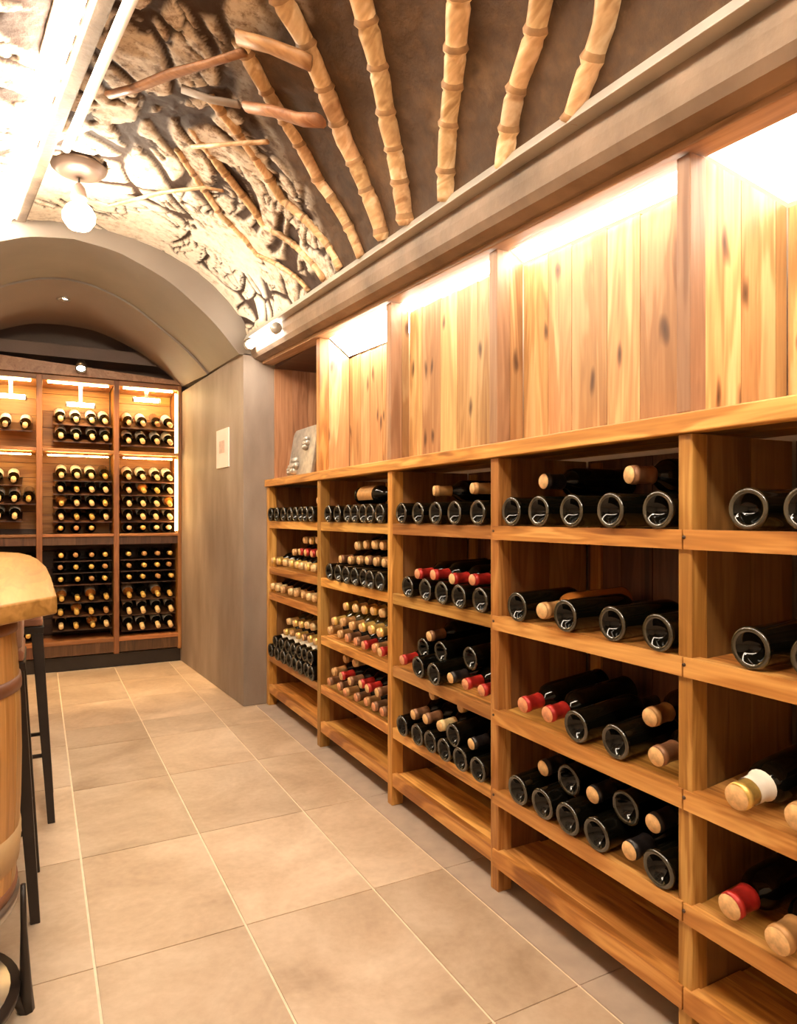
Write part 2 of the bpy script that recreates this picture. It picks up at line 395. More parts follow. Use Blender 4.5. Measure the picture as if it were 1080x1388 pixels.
# vault: whitewashed rubble towards the arch and the crown, brown plaster where the poles run
bpix = [(400, -60), (385, 0), (325, 60), (325, 115), (370, 190), (410, 260), (445, 330), (462, 372)]
bw = sorted([(on_vault(u, v)) for u, v in bpix], key=lambda p: p.y)
def xbound(Y):                       # boundary between rubble and plaster as x(y)
    if Y <= bw[0].y: return bw[0].x - (bw[0].y-Y)*.5
    for a, b in zip(bw, bw[1:]):
        if a.y <= Y <= b.y: return a.x+(b.x-a.x)*(Y-a.y)/max(1e-6, b.y-a.y)
    return bw[-1].x+(Y-bw[-1].y)*1.2
def build_vault():
    nu, nv = 330, 600
    Y0, Y1 = -1.2, 3.54
    vs = []; colr = []
    for j in range(nv+1):
        Y = Y0+(Y1-Y0)*(j/nv)
        for i in range(nu+1):
            th = math.pi*(i/nu)
            x = .2+.8*math.cos(th); z = 1.65+.05*Y+.55*math.sin(th)
            n = Vector((math.cos(th)/.8, 0, math.sin(th)/.55)).normalized()
            s_ = th*.68
            q = Vector((s_*1.0+Y*.55, Y*1.0-s_*.55, 0))
            wv = Vector((noise.noise(q*2.2), noise.noise(q*2.2+Vector((9, 3, 1))), 0))*.20
            p = Vector((q.x*5.2, q.y*2.6, 0))+wv*4
            d, pts = noise.voronoi(p)
            e = d[1]-d[0]
            cell = noise.cell_vector(pts[0]*3.1)
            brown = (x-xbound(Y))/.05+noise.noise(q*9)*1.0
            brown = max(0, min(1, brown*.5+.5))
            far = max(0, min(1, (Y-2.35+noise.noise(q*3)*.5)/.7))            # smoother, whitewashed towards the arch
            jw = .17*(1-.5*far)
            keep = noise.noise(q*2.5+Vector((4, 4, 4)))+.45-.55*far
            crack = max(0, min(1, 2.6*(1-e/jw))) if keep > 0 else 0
            d2, p2 = noise.voronoi(p*2.7+Vector((noise.noise(q*11), noise.noise(q*11+Vector((5, 5, 5))), 0))*.5)
            e2 = d2[1]-d2[0]
            if noise.noise(q*3.5+Vector((8, 1, 2))) > .10-.12*(1-far): crack = max(crack, max(0, min(1, 2.2*(1-e2/(.13*(1-.45*far))))))
            h = .0
            rough = noise.fractal(q*14, 1, 2, 4)
            st = (.005*min(1, e*4)*(1-.5*far)+.007*cell.x*(1-far)+.0065*rough*(1-.7*far))
            pl = .006*noise.fractal(q*5, 1, 2, 4)+.003*rough
            h = st*(1-brown)+pl*brown
            crack *= (1-brown)
            h -= .009*crack
            c = Vector((x, Y, z))-n*h
            if th < .02 or th > math.pi-.02: c = Vector((x, Y, z))
            if c.x > .90: c.z = max(c.z, 1.768+SL*Y)
            vs.append(c)
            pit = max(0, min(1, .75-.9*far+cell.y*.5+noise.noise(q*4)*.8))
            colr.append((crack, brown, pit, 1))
    fs = []
    w = nu+1
    for j in range(nv):
        for i in range(nu):
            a = j*w+i; fs.append((a, a+1, a+w+1, a+w))
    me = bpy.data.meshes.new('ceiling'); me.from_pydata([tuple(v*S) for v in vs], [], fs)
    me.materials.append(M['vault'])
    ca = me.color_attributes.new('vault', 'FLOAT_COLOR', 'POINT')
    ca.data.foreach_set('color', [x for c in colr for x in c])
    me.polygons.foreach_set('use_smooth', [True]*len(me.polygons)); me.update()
    o = bpy.data.objects.new('ceiling', me); col.objects.link(o); tag(o, kind='structure')
build_vault()

# arch: soffit lofted through three measured profiles, mirrored about x=.15
def cr(pts, n):
    P = [Vector((a, b)) for a, b in pts]
    P = [P[0]*2-P[1]]+P+[P[-1]*2-P[-2]]
    out = []
    for i in range(1, len(P)-2):
        for k in range(12):
            t = k/12; a, b, c, d = P[i-1:i+3]
            out.append(.5*((2*b)+(c-a)*t+(2*a-5*b+4*c-d)*t*t+(-a+3*b-3*c+d)*t**3))
    out.append(P[-2])
    Ls = [0]
    for a, b in zip(out, out[1:]): Ls.append(Ls[-1]+(b-a).length)
    res = []
    for k in range(n+1):
        s_ = Ls[-1]*k/n
        i = max(j for j in range(len(Ls)) if Ls[j] <= s_+1e-9); i = min(i, len(out)-2)
        t = (s_-Ls[i])/max(1e-9, Ls[i+1]-Ls[i]); res.append(out[i].lerp(out[i+1], t))
    return res
def full(pts, n=26):
    h = cr(pts, n); return h+[Vector((.30-p.x, p.y)) for p in reversed(h[:-1])]
A1 = full([(.9325, 1.851), (.81, 1.990), (.688, 2.095), (.573, 2.178), (.4155, 2.250), (.317, 2.283), (.15, 2.305)])
A2 = full([(.917, 1.873), (.80, 1.99), (.68, 2.084), (.479, 2.225), (.291, 2.300), (.15, 2.320)])
A3 = full([(.879, 1.898), (.709, 2.033), (.554, 2.128), (.337, 2.210), (.15, 2.228)])
def loft(P, Q, ya, yb, mb, mi=0):
    n = len(P)
    vs = [(p.x, ya, p.y) for p in P]+[(q.x, yb, q.y) for q in Q]
    mb.add(vs, [(i, i+1, n+i+1, n+i) for i in range(n-1)], mi, (.5, .5, .5), True)
f = MB()
loft(A1, A2, 3.54, 4.19, f)
A2b = [Vector((.15+(p.x-.15)*.992, p.y-.010)) for p in A2]
n = len(A2)
f.add([(p.x, 4.19, p.y) for p in A2]+[(p.x, 4.19, p.y) for p in A2b], [(i, i+1, n+i+1, n+i) for i in range(n-1)])
loft(A2b, A3, 4.19, 4.857, f, 1)
# front face up to above the vault
top = [Vector((p.x, 2.6)) for p in A1]
f.add([(p.x, 3.54, p.y) for p in A1]+[(p.x, 3.54, 2.6) for p in A1], [(i, i+1, n+i+1, n+i) for i in range(n-1)])
f.add([(.9325, 3.54, 1.851), (1.5, 3.54, 1.851), (1.5, 3.54, 2.6), (.9325, 3.54, 2.6)], [(0, 1, 2, 3)])
f.add([(-.6325, 3.54, 1.851), (-.70, 3.54, 1.851), (-.70, 3.54, 2.6), (-.6325, 3.54, 2.6)], [(0, 1, 2, 3)])
# rear face above the shelving and the roof over the whole thickness
f.add([(p.x, 4.857, p.y) for p in A3]+[(p.x, 4.857, 2.6) for p in A3], [(i, i+1, n+i+1, n+i) for i in range(n-1)])
f.add([(-.8, 3.5, 2.6), (1.5, 3.5, 2.6), (1.5, 5.3, 2.6), (-.8, 5.3, 2.6)], [(0, 1, 2, 3)])
f.add([(.9325, 3.54, 1.851), (.917, 4.19, 1.873), (.879, 4.857, 1.898), (1.5, 4.857, 1.86), (1.5, 3.54, 1.85)], [(0, 1, 2, 3, 4)])
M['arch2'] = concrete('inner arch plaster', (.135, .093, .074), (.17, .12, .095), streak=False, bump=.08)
struct(f, 'trim_1', [M['arch'], M['arch2']])

# band, flange and board along the foot of the vault (they climb gently towards the arch)
SL = .0485
yl = [-1.2, 3.54]
def z0(y): return SL*y
f = MB()
def gut(y):
    z = z0(y)
    return [(1.10, 1.655+z), (1.045, 1.655+z), (1.012, 1.664+z), (.998, 1.682+z), (.992, 1.715+z), (.990, 1.752+z), (1.10, 1.752+z)]
f.sweep(gut, yl, 0)
struct(f, 'trim_2', [M['gutter']])
f = MB(); f.sweep(lambda y: [(.955, 1.752+z0(y)), (1.04, 1.748+z0(y)), (1.04, 1.80+z0(y)), (.998, 1.80+z0(y)), (.970, 1.782+z0(y))], yl)
struct(f, 'trim_3', M['flange'], bevel=.003)
f = MB(); f.sweep(lambda y: [(1.058, 1.64+z0(y)), (1.122, 1.64+z0(y)), (1.122, 1.72+z0(y)), (1.058, 1.70+z0(y)), (1.058, 1.685+z0(y))], yl)
struct(f, 'trim_4', M['trimwood'], bevel=.003)
f = MB(); f.box(1.0, 1.45, -1.2, 3.54, 1.97, 2.0); struct(f, 'ceiling.001', M['wall'])
f = MB()
for y in (.86, 2.1, 3.45):
    f.lathe([(-.004, 0), (-.004, .005), (0, .005)], 10, Matrix.Translation((1.058, y, 1.665+z0(y))))
nl = f.build('beam_nail', M['nail']); nl['kind'] = 'structure'; nl.name = 'trim_5'

# ------------------------------------------------------------------ right-hand racks
FX = 1.08
POST = [(.25, .28), (.866, .897), (1.471, 1.506), (2.084, 2.118), (2.757, 2.795), (3.50, 3.538)]
SH = [.975, .735, .485, .272]; TH = .037
TILT = [0, R(2), R(6), R(6)]
BAYN = ['nearest bay', 'second nearest bay', 'middle bay', 'second farthest bay', 'farthest bay']
BX = 1.395
def shelf(root, y0, y1, zt, tilt, rail_front, notches=()):
    dz = math.tan(tilt)*(BX-FX)
    b = MB()
    ny = 3
    for k in range(ny):
        xa = FX+.02+(BX-FX-.03)*k/ny; xb = FX+.02+(BX-FX-.03)*(k+1)/ny-.002
        za = zt-.006+dz*(xa-FX)/(BX-FX); zb = zt-.006+dz*(xb-FX)/(BX-FX)
        b.hexa([(xa, y0, za-.016), (xb, y0, zb-.016), (xb, y1, zb-.016), (xa, y1, za-.016), (xa, y0, za), (xb, y0, zb), (xb, y1, zb), (xa, y1, za)])
    o = b.build('shelf', M['oak_y'], root, root_loc[root.name])
    b = MB()
    if rail_front < FX:
        b.box(rail_front, FX+.022, y0, y1, zt-TH, zt, tint=(.4, .3, .7))
        b.box(rail_front, FX-.0006, y0-rail_ext[0], y0, zt-TH, zt, tint=(.4, .3, .7)); b.box(rail_front, FX-.0006, y1, y1+rail_ext[1], zt-TH, zt, tint=(.4, .3, .7))
    else: b.box(rail_front, FX+.022, y0+.0006, y1-.0006, zt-TH, zt)
    r_ = b.build('front_rail', M['oak_y'], None, (0, 0, 0), bevel=0 if rail_front < FX else .0025)
    r_.parent = o; r_.location = -Vector(root_loc[root.name])*S
    return o
root_loc = {}
rail_ext = [0, 0]
racks = []
for i in range(5):
    ya, yb = POST[i][1]+.0008, POST[i+1][0]
    pl = POST[i+1]
    loc = (FX, (ya+yb)/2, 0)
    nm = ['nearest', 'second nearest', 'middle', 'second farthest', 'farthest'][i]
    root = thing('wine_rack', loc, f'oak wine rack bay on the right wall, {nm} of the five', 'wine rack', 'oak rack bays')
    root_loc[root.name] = loc; racks.append(root)
    proud = i in (0, 1)
    def part(mb, name, mat, bevel=0): return mb.build(name, mat, root, loc, bevel)
    b = MB(); b.box(FX, FX+.045, pl[0], pl[1], 0.0, 1.1565)
    part(b, 'post', M['oak_z'], .003)
    if i == 0:
        b = MB(); b.box(FX, FX+.045, *POST[0], 0, 1.1565); part(b, 'post', M['oak_z'], .003)
    b = MB()
    for k in range(2):
        x0 = FX+.045+(BX-FX-.045)*k/2; b.box(x0, x0+(BX-FX-.045)/2-.002, pl[0]+.004, pl[1]-.002, .05, 1.1565)
    part(b, 'partition', M['oak_shaded'])
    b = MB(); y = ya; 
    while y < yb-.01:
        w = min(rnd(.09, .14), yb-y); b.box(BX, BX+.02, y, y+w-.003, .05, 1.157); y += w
    part(b, 'back_panel', M['brown_z'])  # brown boards, colour deepened further for the shade inside the bays
    b = MB(); b.box(BX-.008, BX, yb-.06, yb-.02, .05, 1.15); b.box(BX-.008, BX, ya+.02, ya+.06, .05, 1.15)
    part(b, 'back_batten', M['oak_z'])
    rf = FX-.006 if proud else FX+.002
    rail_ext[:] = [0, pl[1]-pl[0]-.017 if proud else 0]
    if i == 1: rail_ext[0] = .014
    zs = list(zip(SH, TILT))
    if i == 4: zs = [(SH[0], 0), (SH[1], R(2)), (.60, R(2)), (SH[3], R(5))]
    for zt, tl in zs: shelf(root, ya, yb, zt, tl, rf)
    b = MB(); b.box(FX+.02, FX+.14, ya, yb, .085, .108); b.box(FX+.143, BX, ya, yb, .085, .104)
    part(b, 'bottom_shelf', M['oak_y'])
    b = MB(); b.box(rf, FX+.02, ya, yb, .068, .112, tint=(.5, .2, .6))
    if proud: b.box(rf, FX-.0006, ya-rail_ext[0], ya, .068, .112, tint=(.5, .2, .6)); b.box(rf, FX-.0006, yb, yb+rail_ext[1], .068, .112, tint=(.5, .2, .6))
    part(b, 'bottom_rail', M['oak_y'])
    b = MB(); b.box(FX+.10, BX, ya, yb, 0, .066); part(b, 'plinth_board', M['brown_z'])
    if proud:
        for zt in SH:
            b = MB(); b.lathe([(-.0022, 0), (-.0022, .0035), (0, .0035)], 8, Matrix.Translation((rf, pl[0]+.012, zt-.014))); part(b, 'nail', M['nail'])

b = MB()
b.box(FX-.012, FX+.022, .25, 3.538, 1.157, 1.195, tint=(.6, .5, .2))
for k, (x0, x1) in enumerate([(FX+.023, FX+.12), (FX+.122, FX+.21), (FX+.212, BX+.02)]): b.box(x0, x1, .25, 3.538, 1.172, 1.194)
wt = b.build('worktop', M['oak_y'], bevel=.003)
tag(wt, 'long oak ledge running above all the rack bays on the right', 'ledge')

# upper niches
for i in range(5):
    ya, yb = POST[i][1], POST[i+1][0]; pl = POST[i+1]
    loc = (FX, (ya+yb)/2, 1.195)
    bx = [1.372, 1.165, 1.150, 1.217, 1.372][i]
    bt = [1.600, 1.612, 1.615, 1.567, 1.62][i]
    desc = ['knotty planked niche at the right edge above the nearest bay', 'wide knotty planked niche over the second nearest rack bay',
            'lit planked niche above the middle rack bay', 'yellow lit planked niche above the second farthest rack bay',
            'unlit brown niche beside the grey pier holding the metal plaque'][i]
    root = thing('display_niche', loc, desc, 'niche', 'niches above the racks')
    def part(mb, name, mat, bevel=0): return mb.build(name, mat, root, loc, bevel)
    mt = M['plank'] if i < 4 else M['niche_dark']
    b = MB(); zt = 1.64+z0(pl[0])
    if i < 4:
        b.box(FX-.004, FX+.04, pl[0], pl[1], 1.196, zt-.001); part(b, 'front_post', M['post_z' if i < 3 else 'oak_z'], .002)
    # far side panel, boards running up
    b = MB(); x = FX+.041; nb = 0
    ysd = pl[0]+.002 if i < 4 else 3.52
    while x < bx-.005:
        w = min([.10, .085, .075, .06][nb % 4] if i else [.105, .11, .09][nb % 3], bx-x)
        def zc(X): return (1.64+z0(pl[0])-.002) + (bt-1.64)*max(0, (X-1.12))/max(.02, bx-1.12)
        if i == 4: zc = lambda X: 1.79
        x2 = x+w-.0015
        b.hexa([(x, ysd, 1.196), (x2, ysd, 1.196), (x2, ysd+.018, 1.196), (x, ysd+.018, 1.196), (x, ysd, zc(x)), (x2, ysd, zc(x2)), (x2, ysd+.018, zc(x2)), (x, ysd+.018, zc(x))])
        x += w; nb += 1
    part(b, 'side_panel', mt)
    b = MB(); y = yb-.001; ws = [.075, .10, .088, .118, .098, .112, .09]; nb = 0
    while y > ya+.004:
        w = min(ws[(nb+i) % 7], y-ya)
        ztp = bt+z0(y-w) if i < 4 else 1.79
        b.box(bx, bx+.015, y-w+.0018, y, 1.196, ztp); y -= w; nb += 1
    part(b, 'back_panel', mt)
    if i < 4:
        za = lambda y, X, Z: (X, y, Z+z0(y))
        y1 = yb-.002; y0_ = ya+.002
        X0, Z0, X1, Z1 = 1.1235, 1.642, bx-.002, bt+.006
        p = MB().hexa([za(y0_, X0, Z0), za(y0_, X1, Z1), za(y1, X1, Z1), za(y1, X0, Z0), za(y0_, X0, Z0+.02), za(y0_, X1, Z1+.02), za(y1, X1, Z1+.02), za(y1, X0, Z0+.02)])
        lp = p.build('niche_light', M['led_soft' if i == 0 else 'led'], origin=(X0, (y0_+y1)/2, Z0+z0((y0_+y1)/2)))
        lp.name = 'niche_light'; tag(lp, ['glowing panel closing the niche top at the right picture edge', 'broad glowing panel under the beam over the second nearest bay',
                 'glowing panel under the beam over the middle rack bay', 'short glowing panel under the beam over the second farthest bay'][i], 'light', 'niche lights')
    else:
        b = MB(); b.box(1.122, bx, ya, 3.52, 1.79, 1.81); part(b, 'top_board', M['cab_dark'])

# ------------------------------------------------------------------ bottles
BR, BL = .0345, .268
def bottle_prof():
    return [(.030, 0), (.028, .008), (.012, .020), (.002, .026), (-.0015, .031), (.003, .0350), (.010, BR), (.012, BR-.0004), (.165, BR), (.178, BR-.001), (.190, BR-.005),
            (.202, BR-.015), (.212, .0155), (.222, .0132), (BL-.006, .0125)]
def neck_prof(): return [(.205, BR-.020), (.214, .0170), (.222, .0160), (.250, .0156), (.2505, .0172), (.260, .0172), (.2605, .0162), (BL-.001, .0160)]
meshcache = {}
def mk_mesh(key, mb, mats):
    if key not in meshcache:
        o = mb.build(key.split('|')[0], mats); meshcache[key] = o.data; bpy.data.objects.remove(o)
    return meshcache[key]
def glass_mesh(kind):
    mb = MB().lathe(bottle_prof()+[(BL-.004, 0)], 28)
    for q, f_ in enumerate(mb.f):
        xs_ = [mb.v[i] for i in f_]; r_ = [math.hypot(v[1], v[2]) for v in xs_]
        if max(v[0] for v in xs_) < .006 and min(r_) > .0255 : mb.m[q] = 1
    return mk_mesh('glass_body|'+kind, mb, [M[kind], M['rim' if kind == 'glass' else kind]])
def cap_mesh(foil, w=1.0):
    return mk_mesh('foil_capsule|%s%g' % (foil, w), MB().lathe([(a, r*(w if a > .21 else 1)) for a, r in neck_prof()], 20), [M[foil]])
def end_mesh(e, w=1.0):
    return mk_mesh('cork|%s%g' % (e, w), MB().lathe([(BL-.0015, .0161*w), (BL+.001, .0148*w), (BL+.0015, 0)], 20), [M[e]])
def lab_mesh(kind, a=.035, b_=.13, arc=1.0):
    mb = MB(); seg = 22; vs = []; 
    for k in range(seg+1):
        w = math.pi/2-math.pi*arc*.5+math.pi*arc*k/seg
        for x in (a, b_): vs.append((x, (BR+.0006)*math.cos(w), (BR+.0006)*math.sin(w)))
    mb.add(vs, [(2*k, 2*k+1, 2*k+3, 2*k+2) for k in range(seg)], 0, None, True)
    return mk_mesh('label|%s%g%g' % (kind, a, b_), mb, [M[kind]])
ORD = ['first', 'second', 'third', 'fourth', 'fifth', 'sixth', 'seventh', 'eighth', 'ninth', 'tenth']
def bottle(x, y, z, out, glass='glass', foil=None, end='end_tan', label=None, yaw=0, tilt=0, text='', group='', lab=None, w=1.0):
    """out='base' or 'neck': which end faces the room (-x). (x,y,z) = centre of the outward end."""
    fwd = Vector((math.cos(tilt)*math.cos(yaw), math.cos(tilt)*math.sin(yaw), math.sin(tilt)))
    base = Vector((x, y, z))
    if out == 'neck': base = base+fwd*(BL+.001); ax = -fwd
    else: ax = fwd
    if out == 'base' and not label:
        o = bpy.data.objects.new('wine_bottle', glass_mesh(glass)); col.objects.link(o)
    else:
        o = bpy.data.objects.new('wine_bottle', None); col.objects.link(o); o.empty_display_size = .02
        def ch(n, me, lb=None):
            c = bpy.data.objects.new(n, me); col.objects.link(c); c.parent = o
            if lb: c['label'] = lb
        ch('glass_body', glass_mesh(glass))
        if out == 'neck':
            ch('foil_capsule', cap_mesh(foil or 'f_black', w)); ch('cork', end_mesh(end, w))
        if label: ch('paper_label', lab if lab else lab_mesh(label))
    o.location = base*S
    q = Vector((1, 0, 0)).rotation_difference(ax) if ax.x > -.999 else Matrix.Rotation(math.pi, 3, 'Z').to_quaternion()
    # keep the local z up
    zc = Vector((0, 0, 1)); yc = zc.cross(ax).normalized(); zc = ax.cross(yc)
    o.rotation_euler = Matrix((ax, yc, zc)).transposed().to_euler()
    tag(o, text, 'bottle', group)
    return o

SHN = ['top shelf', 'second shelf', 'third shelf', 'lowest shelf']
FCOL = {'f_tan': 'tan', 'f_gold': 'gold', 'f_cream': 'cream', 'f_red': 'red', 'f_brown': 'brown', 'f_black': 'black'}
def neck_label(): return mk_mesh('label|neck', MB().lathe([(.196, .0262), (.204, .0230), (.210, .0224), (.232, .0218)], 20), [M['labelw']])
def fill(bay, shelfname, zt, tilt, layers):
    """layers: rows of bottles, lowest first. Each bottle settles into what lies below it."""
    placed = []; prev = None
    above = min([q for q in SH+[1.17]+([.60] if bay == 4 else []) if q > zt+.03 and not (bay == 4 and q == SH[2])])
    rs = 1.07 if bay < 2 else 1.0; r0 = BR*rs/math.cos(tilt); D = 2*r0
    ya, yb = POST[bay][1]+BR*rs+.003, POST[bay+1][0]-BR*rs-.003
    LN = ['bottom row', 'second row', 'third row', 'fourth row', 'fifth row']
    for li, row in enumerate(layers):
        row = sorted(row, key=lambda r: -r['y'])      # from the left in view
        dense = len(row) > 5
        if prev:
            gaps = [(a+b)/2 for a, b in zip(prev, prev[1:]) if a-b < 1.95*D]
            for r in row:
                if gaps and abs(r.get('yaw', 0)) < .07:
                    g_ = min(gaps, key=lambda q: abs(q-r['y'])); gaps.remove(g_); r['y'] = g_
                    r['snap'] = 1
            row = [r for r in row if r.get('snap') or abs(r.get('yaw', 0)) >= .07 or len(row) < 4]
            row.sort(key=lambda r: -r['y'])
        for _ in range(300):
            for a, b in zip(row, row[1:]):
                need = 2*BR*rs+.0015
                if a['y']-b['y'] < need and not (a.get('snap') and b.get('snap')):
                    m_ = (need-(a['y']-b['y']))/2; a['y'] += m_; b['y'] -= m_
            for r in row: r['y'] = min(yb, max(ya, r['y']))
        cur = []
        for k, r in enumerate(row):
            z = zt+r0+.0012; yw = r.get('yaw', 0)
            if len(layers) > 1 and abs(yw) < .07: yw = 0
            if li > 0 or dense:
                if abs(yw) < .07: yw = 0
            elif k and abs(row[k-1]['y']-r['y']) < 2*BR*rs+.02 or k+1 < len(row) and abs(row[k+1]['y']-r['y']) < 2*BR*rs+.02: yw = 0
            for (py, pz) in placed:
                dy = abs(py-r['y'])
                if abs(yw) >= .07: z = max(z, pz+D+.001)
                elif dy < D: z = max(z, pz+math.sqrt(D**2-dy**2)+.0012)
            if z+r0 > above-.027: continue
            cur.append((r['y'], z))
            out = r.get('out', 'base'); fo = r.get('foil'); gl = r.get('glass', 'glass')
            dx = min(r.get('dx', .012), .040)
            if li > 1: dx = max(dx, .026)
            x = FX+dx
            colour = {'glass': 'dark', 'amber': 'amber', 'olive': 'olive'}[gl]
            look = (f'{FCOL[fo or "f_black"]} capped {colour} bottle' if out == 'neck' else f'{colour} bottle showing its base')
            if r.get('label') and out == 'base': look = f'{colour} bottle with cream label'
            pos = ORD[len(cur)-1]+' from left' if len(row) > 1 else 'lying alone'
            rown = LN[li] if len(layers) > 1 else ''
            text = f'{look}, {rown+", " if rown else ""}{shelfname}, {BAYN[bay]}, {pos}'
            o = bottle(x, r['y'], z+(x-FX)*math.tan(tilt), out, gl, fo, r.get('end', 'end_tan'), r.get('label'), yw, tilt, text,
                   f'bottles on the {shelfname} of the {BAYN[bay]}', neck_label() if r.get('lab') else None, {0: 1.28, 1: 1.12}.get(bay, 1.0))
            o.scale = (1, rs, rs)
        placed += cur; prev = [c[0] for c in cur]
def B(u, **k): return dict(y=on_x(u, FX-.014), out='base', dx=k.pop('dx', -.020+rnd(0, .010)), yaw=k.pop('yaw', rnd(-.03, .03)), **k)
def K(u, foil='f_tan', **k): return dict(y=on_x(u, FX-.008), out='neck', foil=foil, dx=k.pop('dx', -.014+rnd(0, .014)), yaw=k.pop('yaw', rnd(-.04, .04)), **k)
T = TILT
# nearest bay
fill(0, SHN[0], SH[0], T[0], [[B(1000, dx=.01), B(1078, dx=.01)]])
fill(0, SHN[1], SH[1], T[1], [[B(1008, dx=0), B(1093, dx=.0)]])
fill(0, SHN[2], SH[2], T[2], [[K(1008, 'f_gold', label='labelw', lab='neck', dx=-.03), K(1086, 'f_tan', dx=-.02)]])
fill(0, SHN[3], SH[3], T[3], [[K(985, 'f_red', dx=-.004), K(1058, 'f_tan', dx=-.02)]])
# second nearest
fill(1, SHN[0], SH[0], T[0], [[B(692), B(727), B(772), B(828), B(890)], [K(715, 'f_black', dx=.05, yaw=-.08), K(838, 'f_brown', dx=.02, yaw=-.25)]])
fill(1, SHN[1], SH[1], T[1], [[B(701), K(735, 'f_tan', glass='amber', dx=-.012), B(766), B(826), B(893)]])
fill(1, SHN[2], SH[2], T[2], [[K(704, 'f_red', end='end_pink', dx=.0), K(737, 'f_red', end='end_pink', dx=0), B(775, dx=-.005), B(828, dx=-.005), K(884, 'f_brown', dx=0)],
                              [K(872, 'f_tan', dx=.12)]])
fill(1, SHN[3], SH[3], T[3], [[B(700), B(733), B(768), B(806), K(850, 'f_black', dx=-.005), B(895)], [K(716, 'f_black', dx=.03), B(750, dx=.03), K(785, 'f_black', dx=.02), B(826, dx=.03), K(872, 'f_black', dx=.02)]])
# middle
fill(2, SHN[0], SH[0], T[0], [[B(544), B(565), B(590), B(615), B(646)], [K(577, 'f_tan', dx=.02, yaw=-.3), K(628, 'f_tan', dx=.02, yaw=-.20)]])
fill(2, SHN[1], SH[1], T[1], [[B(552), B(574), B(596), B(622), B(650)], [K(563, 'f_red', end='end_pink'), K(579, 'f_red', end='end_pink'), K(596, 'f_red', end='end_tan'), K(613, 'f_red', end='end_pink'), K(641, 'f_red', end='end_tan')]])
fill(2, SHN[2], SH[2], T[2], [[K(544, 'f_red', end='end_pink'), B(565), B(589), K(606, 'f_black'), K(628, 'f_red', end='end_pink'), K(650, 'f_red', end='end_pink')],
                              [B(552, dx=.04), B(575, dx=.04), B(615, dx=.04)], [K(595, 'f_brown', dx=.03), K(614, 'f_brown', dx=.03), K(634, 'f_brown', dx=.03), K(656, 'f_tan', dx=.03)]])
fill(2, SHN[3], SH[3], T[3], [[B(545), B(566), B(583), B(602), B(624), B(652)], [K(555, 'f_brown'), K(570, 'f_brown'), K(590, 'f_cream'), B(612), K(640, 'f_black')],
                              [K(560, 'f_brown', dx=.04), K(578, 'f_cream', dx=.04), K(597, 'f_tan', dx=.04)]])
# second farthest
def ev(n, a, b, fn, **k):
    return [fn(a+(b-a)*((i+.5)/n)+rnd(-.4, .4), **k) for i in range(n)]
def ck(n, a, b, foils, ends=('end_tan',), **k):
    out = []
    for i in range(n):
        out.append(K(a+(b-a)*((i+.5)/n)+rnd(-.5, .5), random.choice(foils), end=random.choice(ends), **k))
    return out
fill(3, SHN[0], SH[0], T[0], [ev(7, 438, 524, B)])
fill(3, SHN[1], SH[1], T[1], [ev(7, 438, 524, B), ck(6, 458, 524, ['f_tan', 'f_brown'], dx=.02), ck(4, 476, 524, ['f_tan', 'f_cream'], dx=.03)])
fill(3, SHN[2], SH[2], T[2], [ck(7, 438, 524, ['f_tan', 'f_brown', 'f_red'], ['end_pink', 'end_tan']), ck(6, 444, 522, ['f_gold', 'f_tan'], glass='olive'), ck(6, 452, 524, ['f_gold', 'f_cream'], glass='olive', dx=.02)])
fill(3, SHN[3], SH[3], T[3], [ck(7, 438, 524, ['f_tan', 'f_brown'], ['end_pink', 'end_tan']), ck(6, 442, 520, ['f_red', 'f_tan', 'f_brown'], ['end_pink', 'end_tan']), ck(6, 450, 524, ['f_cream', 'f_tan'], dx=.015)])
# farthest
fill(4, SHN[0], SH[0], T[0], [ev(8, 363, 427, B), [K(417, 'f_cream', dx=.03)]])
fill(4, SHN[1], SH[1], T[1], [ck(8, 363, 427, ['f_cream', 'f_gold']), ck(5, 385, 427, ['f_tan', 'f_red'], ['end_pink', 'end_tan'], dx=.03), ck(3, 402, 427, ['f_gold', 'f_cream'], dx=.04)])
fill(4, 'third shelf', .60, R(2), [ck(8, 363, 427, ['f_cream', 'f_tan'])])
fill(4, 'lowest shelf', SH[3], R(5), [ev(8, 363, 427, B), ev(7, 378, 427, B, label='label', dx=-.008), ck(6, 370, 427, ['f_tan', 'f_brown', 'f_gold']), ck(5, 374, 427, ['f_gold', 'f_cream'], glass='olive')])
# bottle lying lengthwise on the top row of the second farthest bay
lay = bottle(0, 0, 0, 'base', 'glass', label='f_tan', text='bottle with tan label lying lengthwise, top shelf of second farthest bay', group=None, lab=lab_mesh('f_tan', .03, .16, 1.4))
pass
lay.location = Vector((FX+.06, 2.46, SH[0]+BR*3+.005))*S; lay.rotation_euler = (0, 0, -math.pi/2)

# ------------------------------------------------------------------ plaque on the ledge in the farthest niche
pl_loc = (1.135, 3.20, 1.1965)
pq = thing('metal_plaque', pl_loc, 'pewter relief plaque leaning on the ledge in the dark niche', 'plaque')
b = MB(); n_ = 14; pts = []
def outline():
    w, h, c = .17, .245, .03
    return [(-w, 0), (w, 0), (w, h-c), (w-c*.5, h-c*.3), (w-c*1.2, h), (-w+c, h), (-w+c*.3, h-c*.4), (-w, h-c)]
ol = outline()
def pp(a, z, t): return (pl_loc[0]+.04*z/.235+t, pl_loc[1]-a, pl_loc[2]+z)
vs = [pp(a, z, 0) for a, z in ol]+[pp(a, z, .02) for a, z in ol]; k_ = len(ol)
b.add(vs, [tuple(range(k_)), tuple(range(2*k_-1, k_-1, -1))]+[(i, (i+1) % k_, k_+(i+1) % k_, k_+i) for i in range(k_)])
b.build('plate', M['pewter'], pq, pl_loc, .004)
